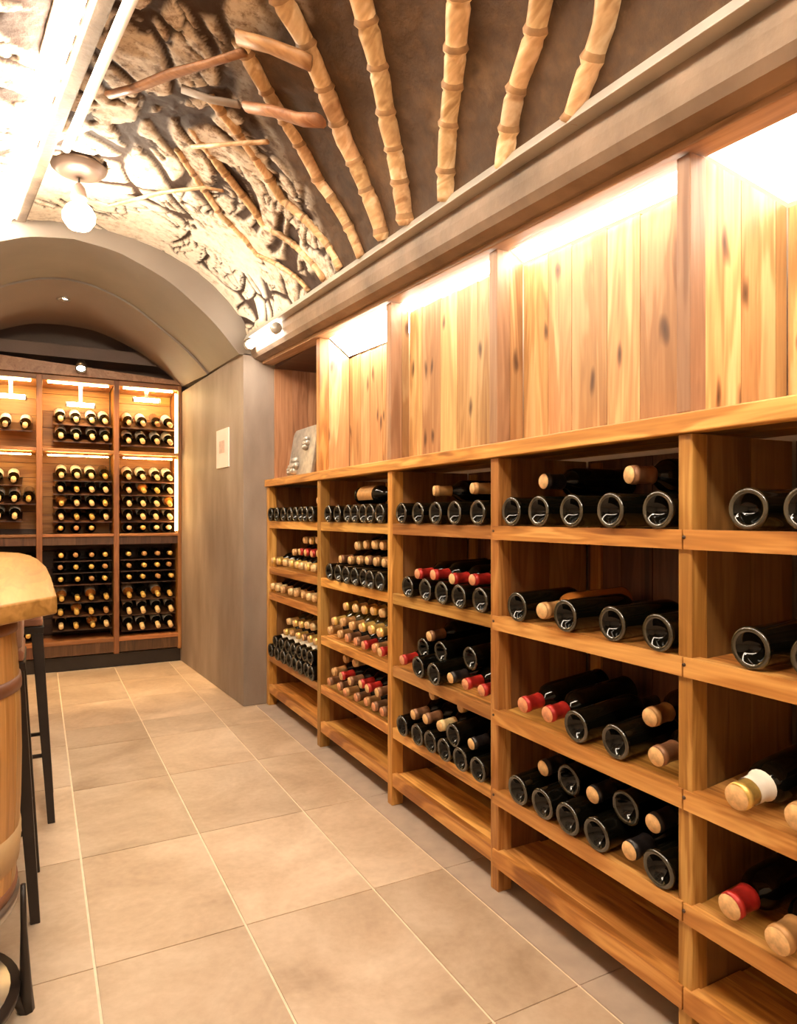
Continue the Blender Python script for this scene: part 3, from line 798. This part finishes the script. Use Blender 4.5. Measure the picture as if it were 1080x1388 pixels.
def rosette(a0, z0_, r):
    b = MB()
    for k in range(7):
        w = 2*math.pi*k/6; rr = 0 if k == 6 else r*.62
        c = Vector(pp(a0+rr*math.cos(w), z0_+rr*math.sin(w), -.006)); q = r*.42
        b.lathe([(-q, 0), (-q*.7, q*.7), (0, q), (q*.5, q*.8)], 12, Matrix.Translation(c))
    b.build('rosette', M['pewter'], pq, pl_loc)
rosette(-.055, .055, .048); rosette(.06, .16, .036); rosette(-.125, .04, .028)

# ------------------------------------------------------------------ card on the pier
e = Vector((-.0577, 1, 0)).normalized()
def pierpt(Y, Z, o=.0): return (1.159-.0577*Y-o, Y, Z)
b = MB(); b.add([pierpt(3.776, 1.277, .008), pierpt(4.0, 1.277, .008), pierpt(4.0, 1.496, .008), pierpt(3.776, 1.496, .008),
                 pierpt(3.776, 1.277, -.001), pierpt(4.0, 1.277, -.001), pierpt(4.0, 1.496, -.001), pierpt(3.776, 1.496, -.001)],
                [(0, 1, 2, 3), (7, 6, 5, 4), (0, 1, 5, 4), (1, 2, 6, 5), (2, 3, 7, 6), (3, 0, 4, 7)])
cd = b.build('wall_card', M['card'], origin=pierpt(3.888, 1.38)); tag(cd, 'small pale card fixed to the grey pier', 'sign')
M['cardmark'] = plain('faint card print', (.66, .50, .42), .7, vary=.15, scale=40)
b = MB(); b.add([pierpt(3.84, 1.36, .0095), pierpt(3.94, 1.36, .0095), pierpt(3.94, 1.43, .0095), pierpt(3.84, 1.43, .0095)], [(0, 1, 2, 3)])
o = b.build('print', M['cardmark']); o.parent = cd; o.location = -Vector(pierpt(3.888, 1.38))*S

# ------------------------------------------------------------------ back shelving
CY = 4.86; CD = .32
cab_loc = (.2, CY, 0)
cab = thing('wine_cabinet', cab_loc, 'tall cherry wood wine shelving filling the far end under the arch', 'wine cabinet')
def cpart(mb, name, mat, bevel=0): return mb.build(name, mat, cab, cab_loc, bevel)
CP = [(-.66, -.60), (-.47, -.44), (-.008, .026), (.445, .478), (.855, .878)]
for a, b_ in CP[1:]:
    b = MB(); b.box(a, b_, CY-.01, CY+.03, .09, 1.90); cpart(b, 'post', M['cab_z'], .003)
b = MB()
for a, b_ in CP[1:-1]: b.box(a+.008, b_-.008, CY+.03, CY+CD, .09, 1.88)
b.box(.860, .878, CY+.03, CY+CD, .09, 1.88)
cpart(b, 'divider', M['cab_in'])
cells = [(-.44, -.008), (.026, .445), (.478, .855)]
rails = [(.172, .197, .088), (.868, .886, .82), (1.415, 1.435, 1.40), (1.868, 1.90, 1.868)]
for a, b_ in cells:
    for z0_, z1_, zl in rails:
        b = MB(); b.box(a, b_, CY-.006, CY+.03, z0_, z1_); b.box(a, b_, CY+.03, CY+CD, z0_, z1_-.004)
        cpart(b, 'cross_shelf', M['cab_x'], .002)
    b = MB(); b.box(a, b_, CY, CY+.02, .10, .171); cpart(b, 'apron_board', M['brown_z']); b = MB(); b.box(a, b_, CY+.01, CY+.025, .815, .867); cpart(b, 'apron_board', M['brown_z'])
    b = MB()
    z = .2
    while z < 1.86:
        h_ = rnd(.10, .13); b.box(a, b_, CY+CD, CY+CD+.015, z, min(z+h_-.003, 1.868)); z += h_
    for q in range(len(b.m)): b.m[q] = 1 if b.v[b.f[q][0]][2] < .84 else 0  # dark copy below puts the lower cells' shade into the boards
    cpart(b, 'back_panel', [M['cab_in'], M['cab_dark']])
b = MB(); b.box(-.6, .878, CY+.03, CY+CD, .0, .088); cpart(b, 'plinth', M['black'])
b = MB(); b.sweep(lambda y: [(-.6, 1.905), (.878, 1.905), (.878, 1.93), (-.6, 2.02)], [CY-.02, CY+.02]); cpart(b, 'fascia', M['trimwood'])
f = MB(); f.box(-.66, .9, 4.95, 5.2, 2.04, 2.12); struct(f, 'trim_6', M['recess'])

# small bottles: one mesh each with its own colours
def sb_mesh(kind):
    g_, c_, l_ = {'a': ('glass', 'f_cream', 'labelw'), 'b': ('glass', 'f_gold', None), 'c': ('glass', 'f_tan', None), 'w': ('glass', 'f_cream', 'labelw'), 'o': ('amber', 'f_gold', 'label'), 'r': ('glass', 'f_red', None)}[kind]
    mb = MB(); r = .0325
    mb.lathe([(0, 0), (0, r-.004), (.004, r), (.15, r)], 14, mi=0)
    mb.lathe([(.03, r+.0006), (.15, r+.0006)] if l_ else [(.03, r), (.031, r)], 14, mi=2 if l_ else 0)
    mb.lathe([(.15, r), (.168, r-.006), (.185, .017), (.20, .014)], 14, mi=0)
    mb.lathe([(.19, .0155), (.20, .0150), (.25, .0150), (.252, .0130), (.252, 0)], 14, mi=1)
    return mk_mesh('wine_bottle|s'+kind, mb, [M[g_], M[c_], M[l_ or g_]])
CELLN = ['left', 'middle', 'right']
def crow(ci, zone, rn, z, xs_, kinds, dy=.03, pitch=0.0):
    for k, x in enumerate(xs_):
        kd = kinds[k % len(kinds)]
        me = sb_mesh(kd)
        o = bpy.data.objects.new('wine_bottle', me); col.objects.link(o)
        yaw = rnd(-.02, .02)
        ax = Vector((math.sin(yaw)*math.cos(pitch), -math.cos(yaw)*math.cos(pitch), -math.sin(pitch)))
        zc = Vector((0, 0, 1)); yc = zc.cross(ax).normalized(); zc = ax.cross(yc)
        o.rotation_euler = Matrix((ax, yc, zc)).transposed().to_euler()
        tip = Vector((x+rnd(-.004, .004), CY+dy+rnd(-.012, .012), z+.036))
        o.location = (tip-ax*.252)*S
        what = {'a': 'white labelled cream capped', 'b': 'gold capped', 'c': 'tan capped', 'w': 'white labelled', 'o': 'amber gold capped', 'r': 'red capped'}[kd]
        tag(o, f'{what} bottle, {CELLN[ci]} far cabinet column, {zone} section, {rn}, {ORD[k]} from left', 'bottle', f'bottles in the far cabinet, {CELLN[ci]} {zone}')
    a, b_ = min(xs_)-.045, max(xs_)+.042
    a = max(a, cells[ci][0]+.003); b_ = min(b_, cells[ci][1]-.003)
    y0_, y1_ = CY+dy+.06, CY+CD-.006
    def zz_(y): return z+.036+math.tan(pitch)*(y-CY-dy)-.0355/math.cos(pitch)-.0045
    b = MB().hexa([(a, y0_, zz_(y0_)-.006), (b_, y0_, zz_(y0_)-.006), (b_, y1_, zz_(y1_)-.006), (a, y1_, zz_(y1_)-.006), (a, y0_, zz_(y0_)), (b_, y0_, zz_(y0_)), (b_, y1_, zz_(y1_)), (a, y1_, zz_(y1_))])
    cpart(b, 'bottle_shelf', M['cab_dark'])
XA = [-.40, -.31, -.22, -.13]; XB = [.135, .225, .315, .40]; XC = [.545, .635, .725, .81]
RN = ['top row', 'second row', 'third row', 'fourth row', 'fifth row', 'sixth row', 'seventh row']
# upper section
P3 = .32
crow(1, 'upper', RN[0], 1.590, XB, 'awaw', .03, P3); crow(1, 'upper', RN[1], 1.478, XB, 'wawa', .03, P3)
crow(2, 'upper', RN[0], 1.590, XC, 'awcw', .03, P3); crow(2, 'upper', RN[1], 1.470, XC, 'wwaw', .03, P3)
crow(0, 'upper', RN[0], 1.535, [-.18, -.07], 'ww', .03, P3)
# middle section
for k, (z, k1, k2) in enumerate([(1.225, 'wawb', 'wwww'), (1.135, 'abwa', 'aobw'), (1.045, 'owab', 'wawo'), (.955, 'abba', 'wwaw')]):
    crow(1, 'middle', RN[k], z, XB, k1, .03, .26); crow(2, 'middle', RN[k], z, XC, k2, .03, .26)
crow(1, 'middle', RN[4], .888, XB[:3], 'bcb', .05, 0); crow(2, 'middle', RN[4], .888, XC, 'wbww', .05, 0)
for k, z in enumerate([1.19, 1.07, .96]): crow(0, 'middle', RN[k], z, [-.31, -.22, -.13, -.05][:3+(k % 2)], 'waab', .03, .26)
# lower section
for ci, X_ in ((1, XB), (2, XC)):
    rows_ = [(.712, 'bccb', 0), (.634, 'cbbc', 0), (.556, 'bbcb', 0), (.428, 'obob', .20), (.338, 'bobc', .20)]
    rows_ += [(.212, 'wwww', .30)] if ci == 2 else [(.248, 'wbow', .20), (.200, 'awbw', 0)][:1]
    if ci == 2: rows_[4] = (.318, 'wwww', .30)
    for k, (z, kk, pt_) in enumerate(rows_): crow(ci, 'lower', RN[k], z, [x+rnd(-.004, .004) for x in X_], kk, .02, pt_)
for k, z in enumerate([.70, .58, .46, .33, .205]): crow(0, 'lower', RN[k], z, [-.31, -.22, -.13, -.05], 'cbcb', .03)

def tube_lamp(X, z, name_, w=.085):
    loc = (X, CY+.08, z)
    t = thing('tube_lamp', loc, name_, 'lamp', 'cabinet tube lamps')
    MB().lathe([(-w, 0), (-w, .014), (w, .014), (w, 0)], 14, Matrix.Translation(loc)).build('glass_tube', M['tube'], t, loc)
    for s_ in (-1, 1): MB().lathe([(-.006, 0), (-.006, .020), (.006, .020), (.006, 0)], 12, Matrix.Translation((X+s_*w, loc[1], z))).build('end_cap', M['steel'], t, loc)
    b = MB(); b.box(X-.012, X+.012, loc[1]-.006, loc[1]+.006, z+.012, 1.866); b.build('bracket', M['steel'], t, loc)
tube_lamp(.25, 1.735, 'short steel tube lamp, top of the middle far cabinet column')
tube_lamp(-.15, 1.76, 'short tube lamp, top of the left far cabinet column')
tube_lamp(.66, 1.80, 'short tube lamp, top of the right far cabinet column')
def strip(x0, x1, y0, y1, z0_, z1_, text):
    b = MB(); b.box(x0, x1, y0, y1, z0_, z1_)
    o = b.build('light_strip', M['strip'], origin=((x0+x1)/2, (y0+y1)/2, (z0_+z1_)/2)); tag(o, text, 'light', 'cabinet light strips')
strip(.842, .850, CY+.03, CY+.045, 1.44, 1.85, 'upright warm light strip, upper right edge of the far cabinet')
strip(.842, .850, CY+.03, CY+.045, .90, 1.395, 'upright warm light strip, middle right edge of the far cabinet')
for (a, b_), nm in zip(cells, CELLN):
    strip(a+.03, b_-.03, CY+.032, CY+.045, 1.857, 1.866, f'warm light strip under the fascia, {nm} far cabinet column')
    strip(a+.03, b_-.03, CY+.045, CY+.053, 1.391, 1.399, f'warm light strip atop the middle section, {nm} far cabinet column')

# ------------------------------------------------------------------ lights overhead
# fluorescent rail, beam and conduit run side by side just under the crown
def at_rail(u, v, k=2.150):
    d = sight(u, v)     # plane z = k + .05*y
    t = (k-1)/(d.z-.05*d.y); p = d*t; return Vector((p.x, p.y, 1+p.z))
def ext(p, q, ya, yb):
    f_ = lambda y: p+(q-p)*((y-p.y)/(q.y-p.y)); return f_(ya), f_(yb)
pa, pb = ext(at_rail(99, 0), at_rail(8, 290), -.9, 3.50)
lt = thing('fluorescent_batten', tuple(pa.lerp(pb, .5)), 'long white fluorescent batten under the vault crown, upper left', 'ceiling light')
c0 = tuple(pa.lerp(pb, .5))
n_ = 1
b = MB(); b.tube([pa, pb], .026, 14); b.build('glass_tube', M['lamp'], lt, c0)
b = MB(); up = Vector((0, 0, 1))
sd = (pb-pa).cross(up).normalized()
def bar(mb, p, q, w, za, zb, mi=0):
    s_ = (q-p).cross(up).normalized()*w
    mb.hexa([p-s_+up*za, p+s_+up*za, q+s_+up*za, q-s_+up*za, p-s_+up*zb, p+s_+up*zb, q+s_+up*zb, q-s_+up*zb], mi)
bar(b, pa, pb, .030, .028, .10); b.build('housing', M['conduit'], lt, c0, .003)
sd = (pb-pa).cross(up).normalized()
pa2, pb2 = pa+sd*.064, pb+sd*.064
b = MB(); bar(b, pa2, pb2, .021, .004, .11); bm_ = b.build('ceiling_beam', M['rough_beam'], bevel=.006); tag(bm_, 'rough stained beam beside the fluorescent batten', 'beam')
pa3 = pa+sd*.112; pb3 = pa3+(pb-pa)*((2.62+.9)/4.4)
b = MB(); b.tube([pa3, pb3], .015, 12); cdt = b.build('conduit_pipe', M['conduit']); tag(cdt, 'white pipe running along the rough ceiling beam', 'pipe')
pa4 = pa-sd*.165; pb4 = pa4+(pb-pa)*.60
b = MB(); bar(b, pa4, pb4, .03, -.01, .05); tb = b.build('ceiling_beam', M['trimwood'], bevel=.004); tag(tb, 'tan timber at the top left picture corner', 'beam')

# pendant bulb
M['bronze'] = plain('bronze', (.16, .11, .085), .4, .5); M['holder'] = plain('brown holder', (.20, .13, .10), .5)
def pendant(pc, text):
    pc = Vector(pc); pt = thing('pendant_lamp', tuple(pc), text, 'pendant lamp')
    Tdn = Matrix.Translation(pc) @ Matrix.Rotation(R(90), 4, 'Y')        # +x of the lathe points down
    MB().lathe([(-.02, .078), (.004, .098), (.012, .098), (.016, .088), (.024, .086), (.036, .060), (.044, .022), (.046, 0)], 32, Tdn).build('ceiling_rose', M['bronze'], pt, tuple(pc))
    MB().lathe([(.04, .004), (.075, .004)], 8, Tdn).build('flex', M['black'], pt, tuple(pc))
    MB().lathe([(.066, 0), (.068, .010), (.085, .022), (.120, .030), (.130, .028), (.130, 0)], 20, Tdn).build('lamp_holder', M['holder'], pt, tuple(pc))
    MB().lathe([(.128, .018), (.14, .022), (.16, .045), (.185, .058), (.21, .056), (.236, .038), (.248, 0)], 24, Tdn).build('bulb', M['bulb'], pt, tuple(pc))
p_ = on_vault(107, 222); pendant((p_.x, p_.y, p_.z-.008), 'bare bulb hanging from a round dark ceiling rose')
pendant((.62, 0, vz(.62, 0)-.035), 'added unseen bulb on a dark rose, lighting from behind the viewpoint')  # added out of frame to front-light the pier and bottle bases

# recessed downlight in the inner arch
d = sight(86, 404)
Y_ = 4.45; t = Y_/d.y; X_ = d.x*t; Z_ = 1+d.z*t
dl = thing('downlight', (X_, Y_, Z_), 'small recessed downlight in the arch soffit', 'downlight')
Td = Matrix.Translation((X_, Y_, Z_)) @ Matrix.Rotation(R(90), 4, 'Y')
MB().lathe([(.004, .036), (.010, .036), (.010, .024), (.004, .024)], 24, Td).build('bezel', M['steel'], dl, (X_, Y_, Z_))
MB().lathe([(.0055, .0235), (.0060, 0)], 20, Td).build('lens', M['spotface'], dl, (X_, Y_, Z_))
def spot(loc, aim, power, ang, colr=(1, .82, .58), r=.02):
    l = bpy.data.lights.new('spot_beam', 'SPOT'); l.energy = power; l.spot_size = R(ang); l.spot_blend = .6; l.color = colr; l.shadow_soft_size = r
    o = bpy.data.objects.new('spot_beam', l); col.objects.link(o); o.location = Vector(loc)*S
    o.rotation_euler = (Vector(aim)-Vector(loc)).to_track_quat('-Z', 'Y').to_euler(); return o
spot((X_, Y_, Z_-.03), (.35, 4.88, .60), 130, 70, (1, .64, .28))
# spotlight on the fascia
sp = (.245, 4.78, 1.955)
st = thing('spotlight', sp, 'small black spotlight on the fascia above the far cabinet', 'spotlight')
aim = Vector((-.05, -.55, -.75)).normalized()
Ts = Matrix.Translation(sp) @ Vector((1, 0, 0)).rotation_difference(aim).to_matrix().to_4x4()
MB().lathe([(-.05, 0), (-.048, .020), (-.02, .030), (.02, .034), (.02, .026), (.012, .024)], 20, Ts).build('housing', M['black'], st, sp)
MB().lathe([(.014, .0245), (.016, 0)], 18, Ts).build('lens', M['spotface'], st, sp)
b = MB(); b.box(sp[0]-.01, sp[0]+.01, sp[1], CY-.02, sp[2]+.01, sp[2]+.03); b.build('bracket', M['black'], st, sp)
# cove lamp on top of the band where it meets the arch
cvp = (.962, 3.22, 1.715+z0(3.22))
cv = thing('cove_lamp', cvp, 'bright short lamp on the end of the band beside the arch', 'lamp')
b = MB(); b.tube([(.962, 3.02, 1.715+z0(3.02)), (.962, 3.44, 1.715+z0(3.44))], .020, 14); b.build('glass_tube', M['cove'], cv, cvp)
b = MB()
for y in (3.01, 3.45): MB().tube([(.962, y-.012, 1.715+z0(y)), (.962, y+.012, 1.715+z0(y))], .026, 14).build('end_cap', M['flange'], cv, cvp)

# ------------------------------------------------------------------ poles lashed under the vault
def pole(pix, w, text, seed):
    P = [on_vault(u, v) for u, v in pix]
    # extend past the top of the frame along the vault
    e0 = P[0]-P[1]; q = P[0]+e0.normalized()*.35; q.z = vz(q.x, q.y); P = ([q] if pix[0][1] < 0 else [])+P
    fine = []
    for a, b_ in zip(P, P[1:]):
        k = max(2, int((b_-a).length/.012))
        for i in range(k): fine.append(a.lerp(b_, i/k))
    fine.append(P[-1])
    out = []; rad = []; s_ = 0; nodes = []
    nxt = .05
    for i, p in enumerate(fine):
        if i: s_ += (fine[i]-fine[i-1]).length
        if s_ > nxt: nodes.append(s_); nxt = s_+rnd(.07, .13)
    s_ = 0
    for i, p in enumerate(fine):
        if i: s_ += (fine[i]-fine[i-1]).length
        zv = vz(p.x, p.y) if p.x < .99 else p.z
        nx = (p.x-.2)/.64; nz = .82; nn = Vector((nx, 0, nz)).normalized()
        dn = min([abs(s_-q_) for q_ in nodes]+[9]); ph = min([s_-q_ for q_ in nodes if s_ >= q_]+[9])
        r = w*(1+.10*noise.noise(Vector((seed, s_*9, 0)))+(.14 if dn < .006 else 0)-(.16 if .006 <= ph < .016 else 0)+.10*max(0, 1-ph/.1)-.05)
        c = Vector((p.x, p.y, zv))-nn*(w*.35)
        c += Vector((noise.noise(Vector((seed, s_*5, 3))), 0, 0))*.008
        out.append(c); rad.append(r)
    mb = MB(); mb.tube(out, rad, 9, flat=.75)
    s_ = 0; segt = []; isn = []
    for i in range(len(out)-1):
        s_ += (fine[i+1]-fine[i]).length
        k_ = sum(1 for q_ in nodes if q_ < s_); random.seed(k_*13+int(seed*7)); segt.append((rnd(0, 1), rnd(0, 1), rnd(0, 1)))
        isn.append(1 if min([abs(s_-q_-.004) for q_ in nodes]+[9]) < .0045 else 0)
    for i in range(len(out)-1):
        for k in range(9): mb.t[i*9+k] = segt[i]; mb.m[i*9+k] = isn[i]
    o = mb.build('bamboo_pole', [M['bamboo'], M['node']], origin=tuple(out[len(out)//2])); tag(o, text, 'pole', 'poles under the vault')
poles = [
 ([(830, -20), (822, 30), (805, 85), (778, 158)], .024, 'short pale pole nearest the right, ending at the metal flange'),
 ([(742, -20), (728, 45), (705, 120), (685, 224)], .024, 'knobbly pale pole, second from the right under the vault'),
 ([(628, -20), (622, 60), (612, 150), (608, 268)], .027, 'thick pale pole, third from the right under the vault'),
 ([(488, -20), (510, 60), (530, 160), (554, 300)], .027, 'thick pale pole, fourth from the right under the vault'),
 ([(378, -20), (420, 60), (470, 190), (522, 322)], .027, 'jointed pale pole, fifth from the right under the vault'),
 ([(322, 50), (368, 130), (435, 245), (492, 345)], .022, 'slim pale pole, sixth from the right, under the brown battens'),
 ([(285, 128), (320, 172), (385, 270), (462, 362)], .020, 'slim pale pole, seventh from the right, crossing the rubble'),
 ([(262, 172), (300, 225), (360, 305), (440, 378)], .017, 'thin whitened pole among rubble, leftmost but one'),
 ([(240, 200), (300, 290), (350, 345), (418, 392)], .014, 'thinnest whitened pole, farthest left in the rubble'),
]
for k, (px, w, tx) in enumerate(poles): pole(px, w, tx, k*3.7)
def batten(pix, w, th, text, mat='batten', cat='batten'):
    P = [on_vault(u, v) for u, v in pix]; mb = MB()
    Q = [p-Vector(((p.x-.2)/.64, 0, .82)).normalized()*(.056) for p in P]
    mb.tube(Q, [w*(.85+.3*random.random()) for _ in Q], 8, flat=th)
    o = mb.build('wood_batten', M[mat], origin=tuple(Q[0])); tag(o, text, cat, 'battens wedged between the poles')
batten([(146, 103), (185, 95), (240, 76), (300, 62), (345, 50)], .016, .6, 'long dark crooked batten crossing the rubble near the crown')
batten([(335, 28), (380, 42), (425, 62), (440, 70)], .026, .5, 'brown broken batten across the fifth and sixth poles, upper one')
batten([(348, 128), (385, 135), (425, 148), (452, 150)], .028, .5, 'brown lens shaped batten across the poles, lower one')
batten([(255, 98), (300, 116), (338, 124)], .016, .5, 'short grey curved batten left of the brown ones', 'pier')
batten([(150, 262), (230, 245), (290, 240), (315, 246)], .010, .6, 'thin pale lath on the rubble beyond the ceiling rose', 'bamboo')
batten([(272, 182), (320, 180), (378, 178)], .010, .6, 'thin lath tying the slim poles together', 'bamboo')

# ------------------------------------------------------------------ table, barrel, stools at the left
tl = (-.25, 2.3, 0)
tbl = thing('bar_table', tl, 'long high table with thick wooden top at the left edge', 'table')
ol = [(.034, 1.51), (.031, 2.0), (.024, 2.4), (0, 2.85), (-.03, 3.16), (-.07, 3.36), (-.13, 3.46), (-.24, 3.50), (-.62, 3.50), (-.62, 1.0), (-.34, 1.0), (-.0585, 1.385)]
b = MB(); b.prism(list(reversed(ol)), .807, .843); b.build('table_top', M['table'], tbl, tl, .004)
for x, y in ((-.5, 3.2), (-.22, 3.2), (-.5, 2.0)):
    b = MB(); b.box(x-.025, x+.025, y-.025, y+.025, 0, .807); b.build('leg', M['black'], tbl, tl, .003)
b = MB(); b.box(-.525, -.475, 2.03, 3.17, .74, .80); b.build('apron', M['black'], tbl, tl)

bl = (-.2376, 1.56, .267)
brl = thing('barrel', (bl[0], bl[1], bl[2]), 'upright wooden barrel with brown hoops under the table end', 'barrel')
Tb = Matrix.Translation(bl) @ Matrix.Rotation(R(-90), 4, 'Y')
def br(z): return .198+.012*math.sin(math.pi*min(1, max(0, z/.534)))
seg = 22; mb = MB()
for k in range(seg):
    a0 = 2*math.pi*(k+.02)/seg; a1 = 2*math.pi*(k+.98)/seg
    vs = []; zz = [0, .09, .18, .27, .36, .45, .534]
    for z in zz:
        for rr in (br(z), br(z)-.02):
            for a in (a0, (a0+a1)/2, a1): vs.append((bl[0]+rr*math.cos(a), bl[1]+rr*math.sin(a), bl[2]+z))
    fs = []
    for j in range(len(zz)-1):
        o_ = j*6; p_ = o_+6
        fs += [(o_, o_+1, p_+1, p_), (o_+1, o_+2, p_+2, p_+1), (o_+3, p_+3, p_+4, o_+4), (o_+4, p_+4, p_+5, o_+5), (o_, p_, p_+3, o_+3), (o_+2, o_+5, p_+5, p_+2)]
    e_ = (len(zz)-1)*6; fs += [(0, 3, 4, 1), (1, 4, 5, 2), (e_, e_+1, e_+4, e_+3), (e_+1, e_+2, e_+5, e_+4)]
    mb.add(vs, fs)
mb.build('staves', M['barrel'], brl, bl)
for z, h_, mt, lb in ((.395, .026, 'hoop', None), (.060, .066, 'hooplight', 'pale strap'), (.001, .020, 'hoop', None), (.508, .022, 'hoop', None)):
    b = MB().lathe([(z, br(z)-.004), (z, br(z)+.003), (z+h_/2, br(z+h_/2)+.004), (z+h_, br(z+h_)+.003), (z+h_, br(z+h_)-.004)], 48, Tb)
    o = b.build('hoop', M[mt], brl, bl)
    if lb: o['label'] = lb
b = MB().lathe([(.01, 0), (.01, .185)], 40, Tb); b.build('barrel_head', M['barrel'], brl, bl)

sl = (bl[0], bl[1], 0)
sd_ = thing('barrel_stand', sl, 'steel bowl stand with black bracket feet under the barrel', 'stand')
Tz = Matrix.Translation((bl[0], bl[1], 0)) @ Matrix.Rotation(R(-90), 4, 'Y')
MB().lathe([(.262, .17), (.262, .206), (.240, .202), (.215, .176), (.190, .13), (.180, .07), (.178, 0)], 44, Tz).build('bowl', M['steel'], sd_, sl)
MB().lathe([(.09, 0), (.10, .06), (.14, .05), (.178, .04)], 30, Tz).build('stem', M['steel'], sd_, sl)
MB().lathe([(.052, .12), (.052, .206), (.068, .208), (.068, .12)], 44, Tz).build('lower_ring', M['black'], sd_, sl)
MB().lathe([(.070, .19), (.09, .12), (.096, .05), (.096, 0)], 40, Tz).build('foot_plate', M['steel'], sd_, sl)
for k in range(4):
    a = R(2+90*k); c, s_ = math.cos(a), math.sin(a)
    p = lambda r, z: (bl[0]+r*c, bl[1]+r*s_, z)
    b = MB(); b.tube([p(.2115, .258), p(.213, .17), p(.216, .06), p(.218, 0)], [.005, .006, .011, .015], 8); b.build('leg', M['black'], sd_, sl)
    b = MB(); b.tube([p(.15, .06), p(.185, .045), p(.207, .02), p(.217, .0)], [.014, .012, .012, .014], 8); b.build('bracket_foot', M['black'], sd_, sl)

def stool(x, y, text):
    loc = (x, y, 0); t = thing('bar_stool', loc, text, 'stool', 'bar stools')
    h_ = .645
    b = MB(); b.box(x-.115, x+.115, y-.115, y+.115, h_-.004, h_+.022); b.build('seat', M['leather'], t, loc, .006)
    b = MB(); b.box(x-.118, x+.118, y-.118, y+.118, h_-.028, h_-.005); b.build('seat_frame', M['black'], t, loc, .003)
    for sx in (-1, 1):
        for sy_ in (-1, 1):
            xt, yt = x+sx*.098, y+sy_*.098; xb, yb = x+sx*.140, y+sy_*.135
            w0, w1 = .017, .011
            b = MB(); b.hexa([(xb-w1, yb-w1, 0), (xb+w1, yb-w1, 0), (xb+w1, yb+w1, 0), (xb-w1, yb+w1, 0), (xt-w0, yt-w0, h_-.028), (xt+w0, yt-w0, h_-.028), (xt+w0, yt+w0, h_-.028), (xt-w0, yt+w0, h_-.028)])
            b.build('leg', M['black'], t, loc, .002)
    b = MB(); z = .22; q = .126
    for a, c in (((-q, -q), (q, -q)), ((q, -q), (q, q)), ((q, q), (-q, q)), ((-q, q), (-q, -q))):
        b.tube([(x+a[0], y+a[1], z), (x+c[0], y+c[1], z)], .007, 8)
    b.build('foot_rail', M['black'], t, loc)
    b = MB(); b.box(x+.085, x+.112, y-.11, y+.11, h_+.03, h_+.10); b.box(x+.09, x+.105, y-.10, y-.08, h_+.0, h_+.04); b.box(x+.09, x+.105, y+.08, y+.10, h_+.0, h_+.04)
    b.build('backrest', M['pink'], t, loc, .004)
stool(-.145, 2.035, 'dark metal bar stool nearer the barrel, tucked under the table')
stool(-.100, 2.630, 'dark metal bar stool farther along the table')

# ------------------------------------------------------------------ render look
w = bpy.data.worlds.new('world'); sc.world = w; w.use_nodes = True
w.node_tree.nodes['Background'].inputs[0].default_value = (1, .85, .7, 1); w.node_tree.nodes['Background'].inputs[1].default_value = .2
vs_ = sc.view_settings; vs_.view_transform = 'Standard'; vs_.look = 'None'; vs_.gamma = 1; vs_.use_curve_mapping = False
vs_.exposure = 0.82
sc.cycles.use_denoising = True
sc.cycles.max_bounces = 8; sc.cycles.diffuse_bounces = 5; sc.cycles.sample_clamp_indirect = 8
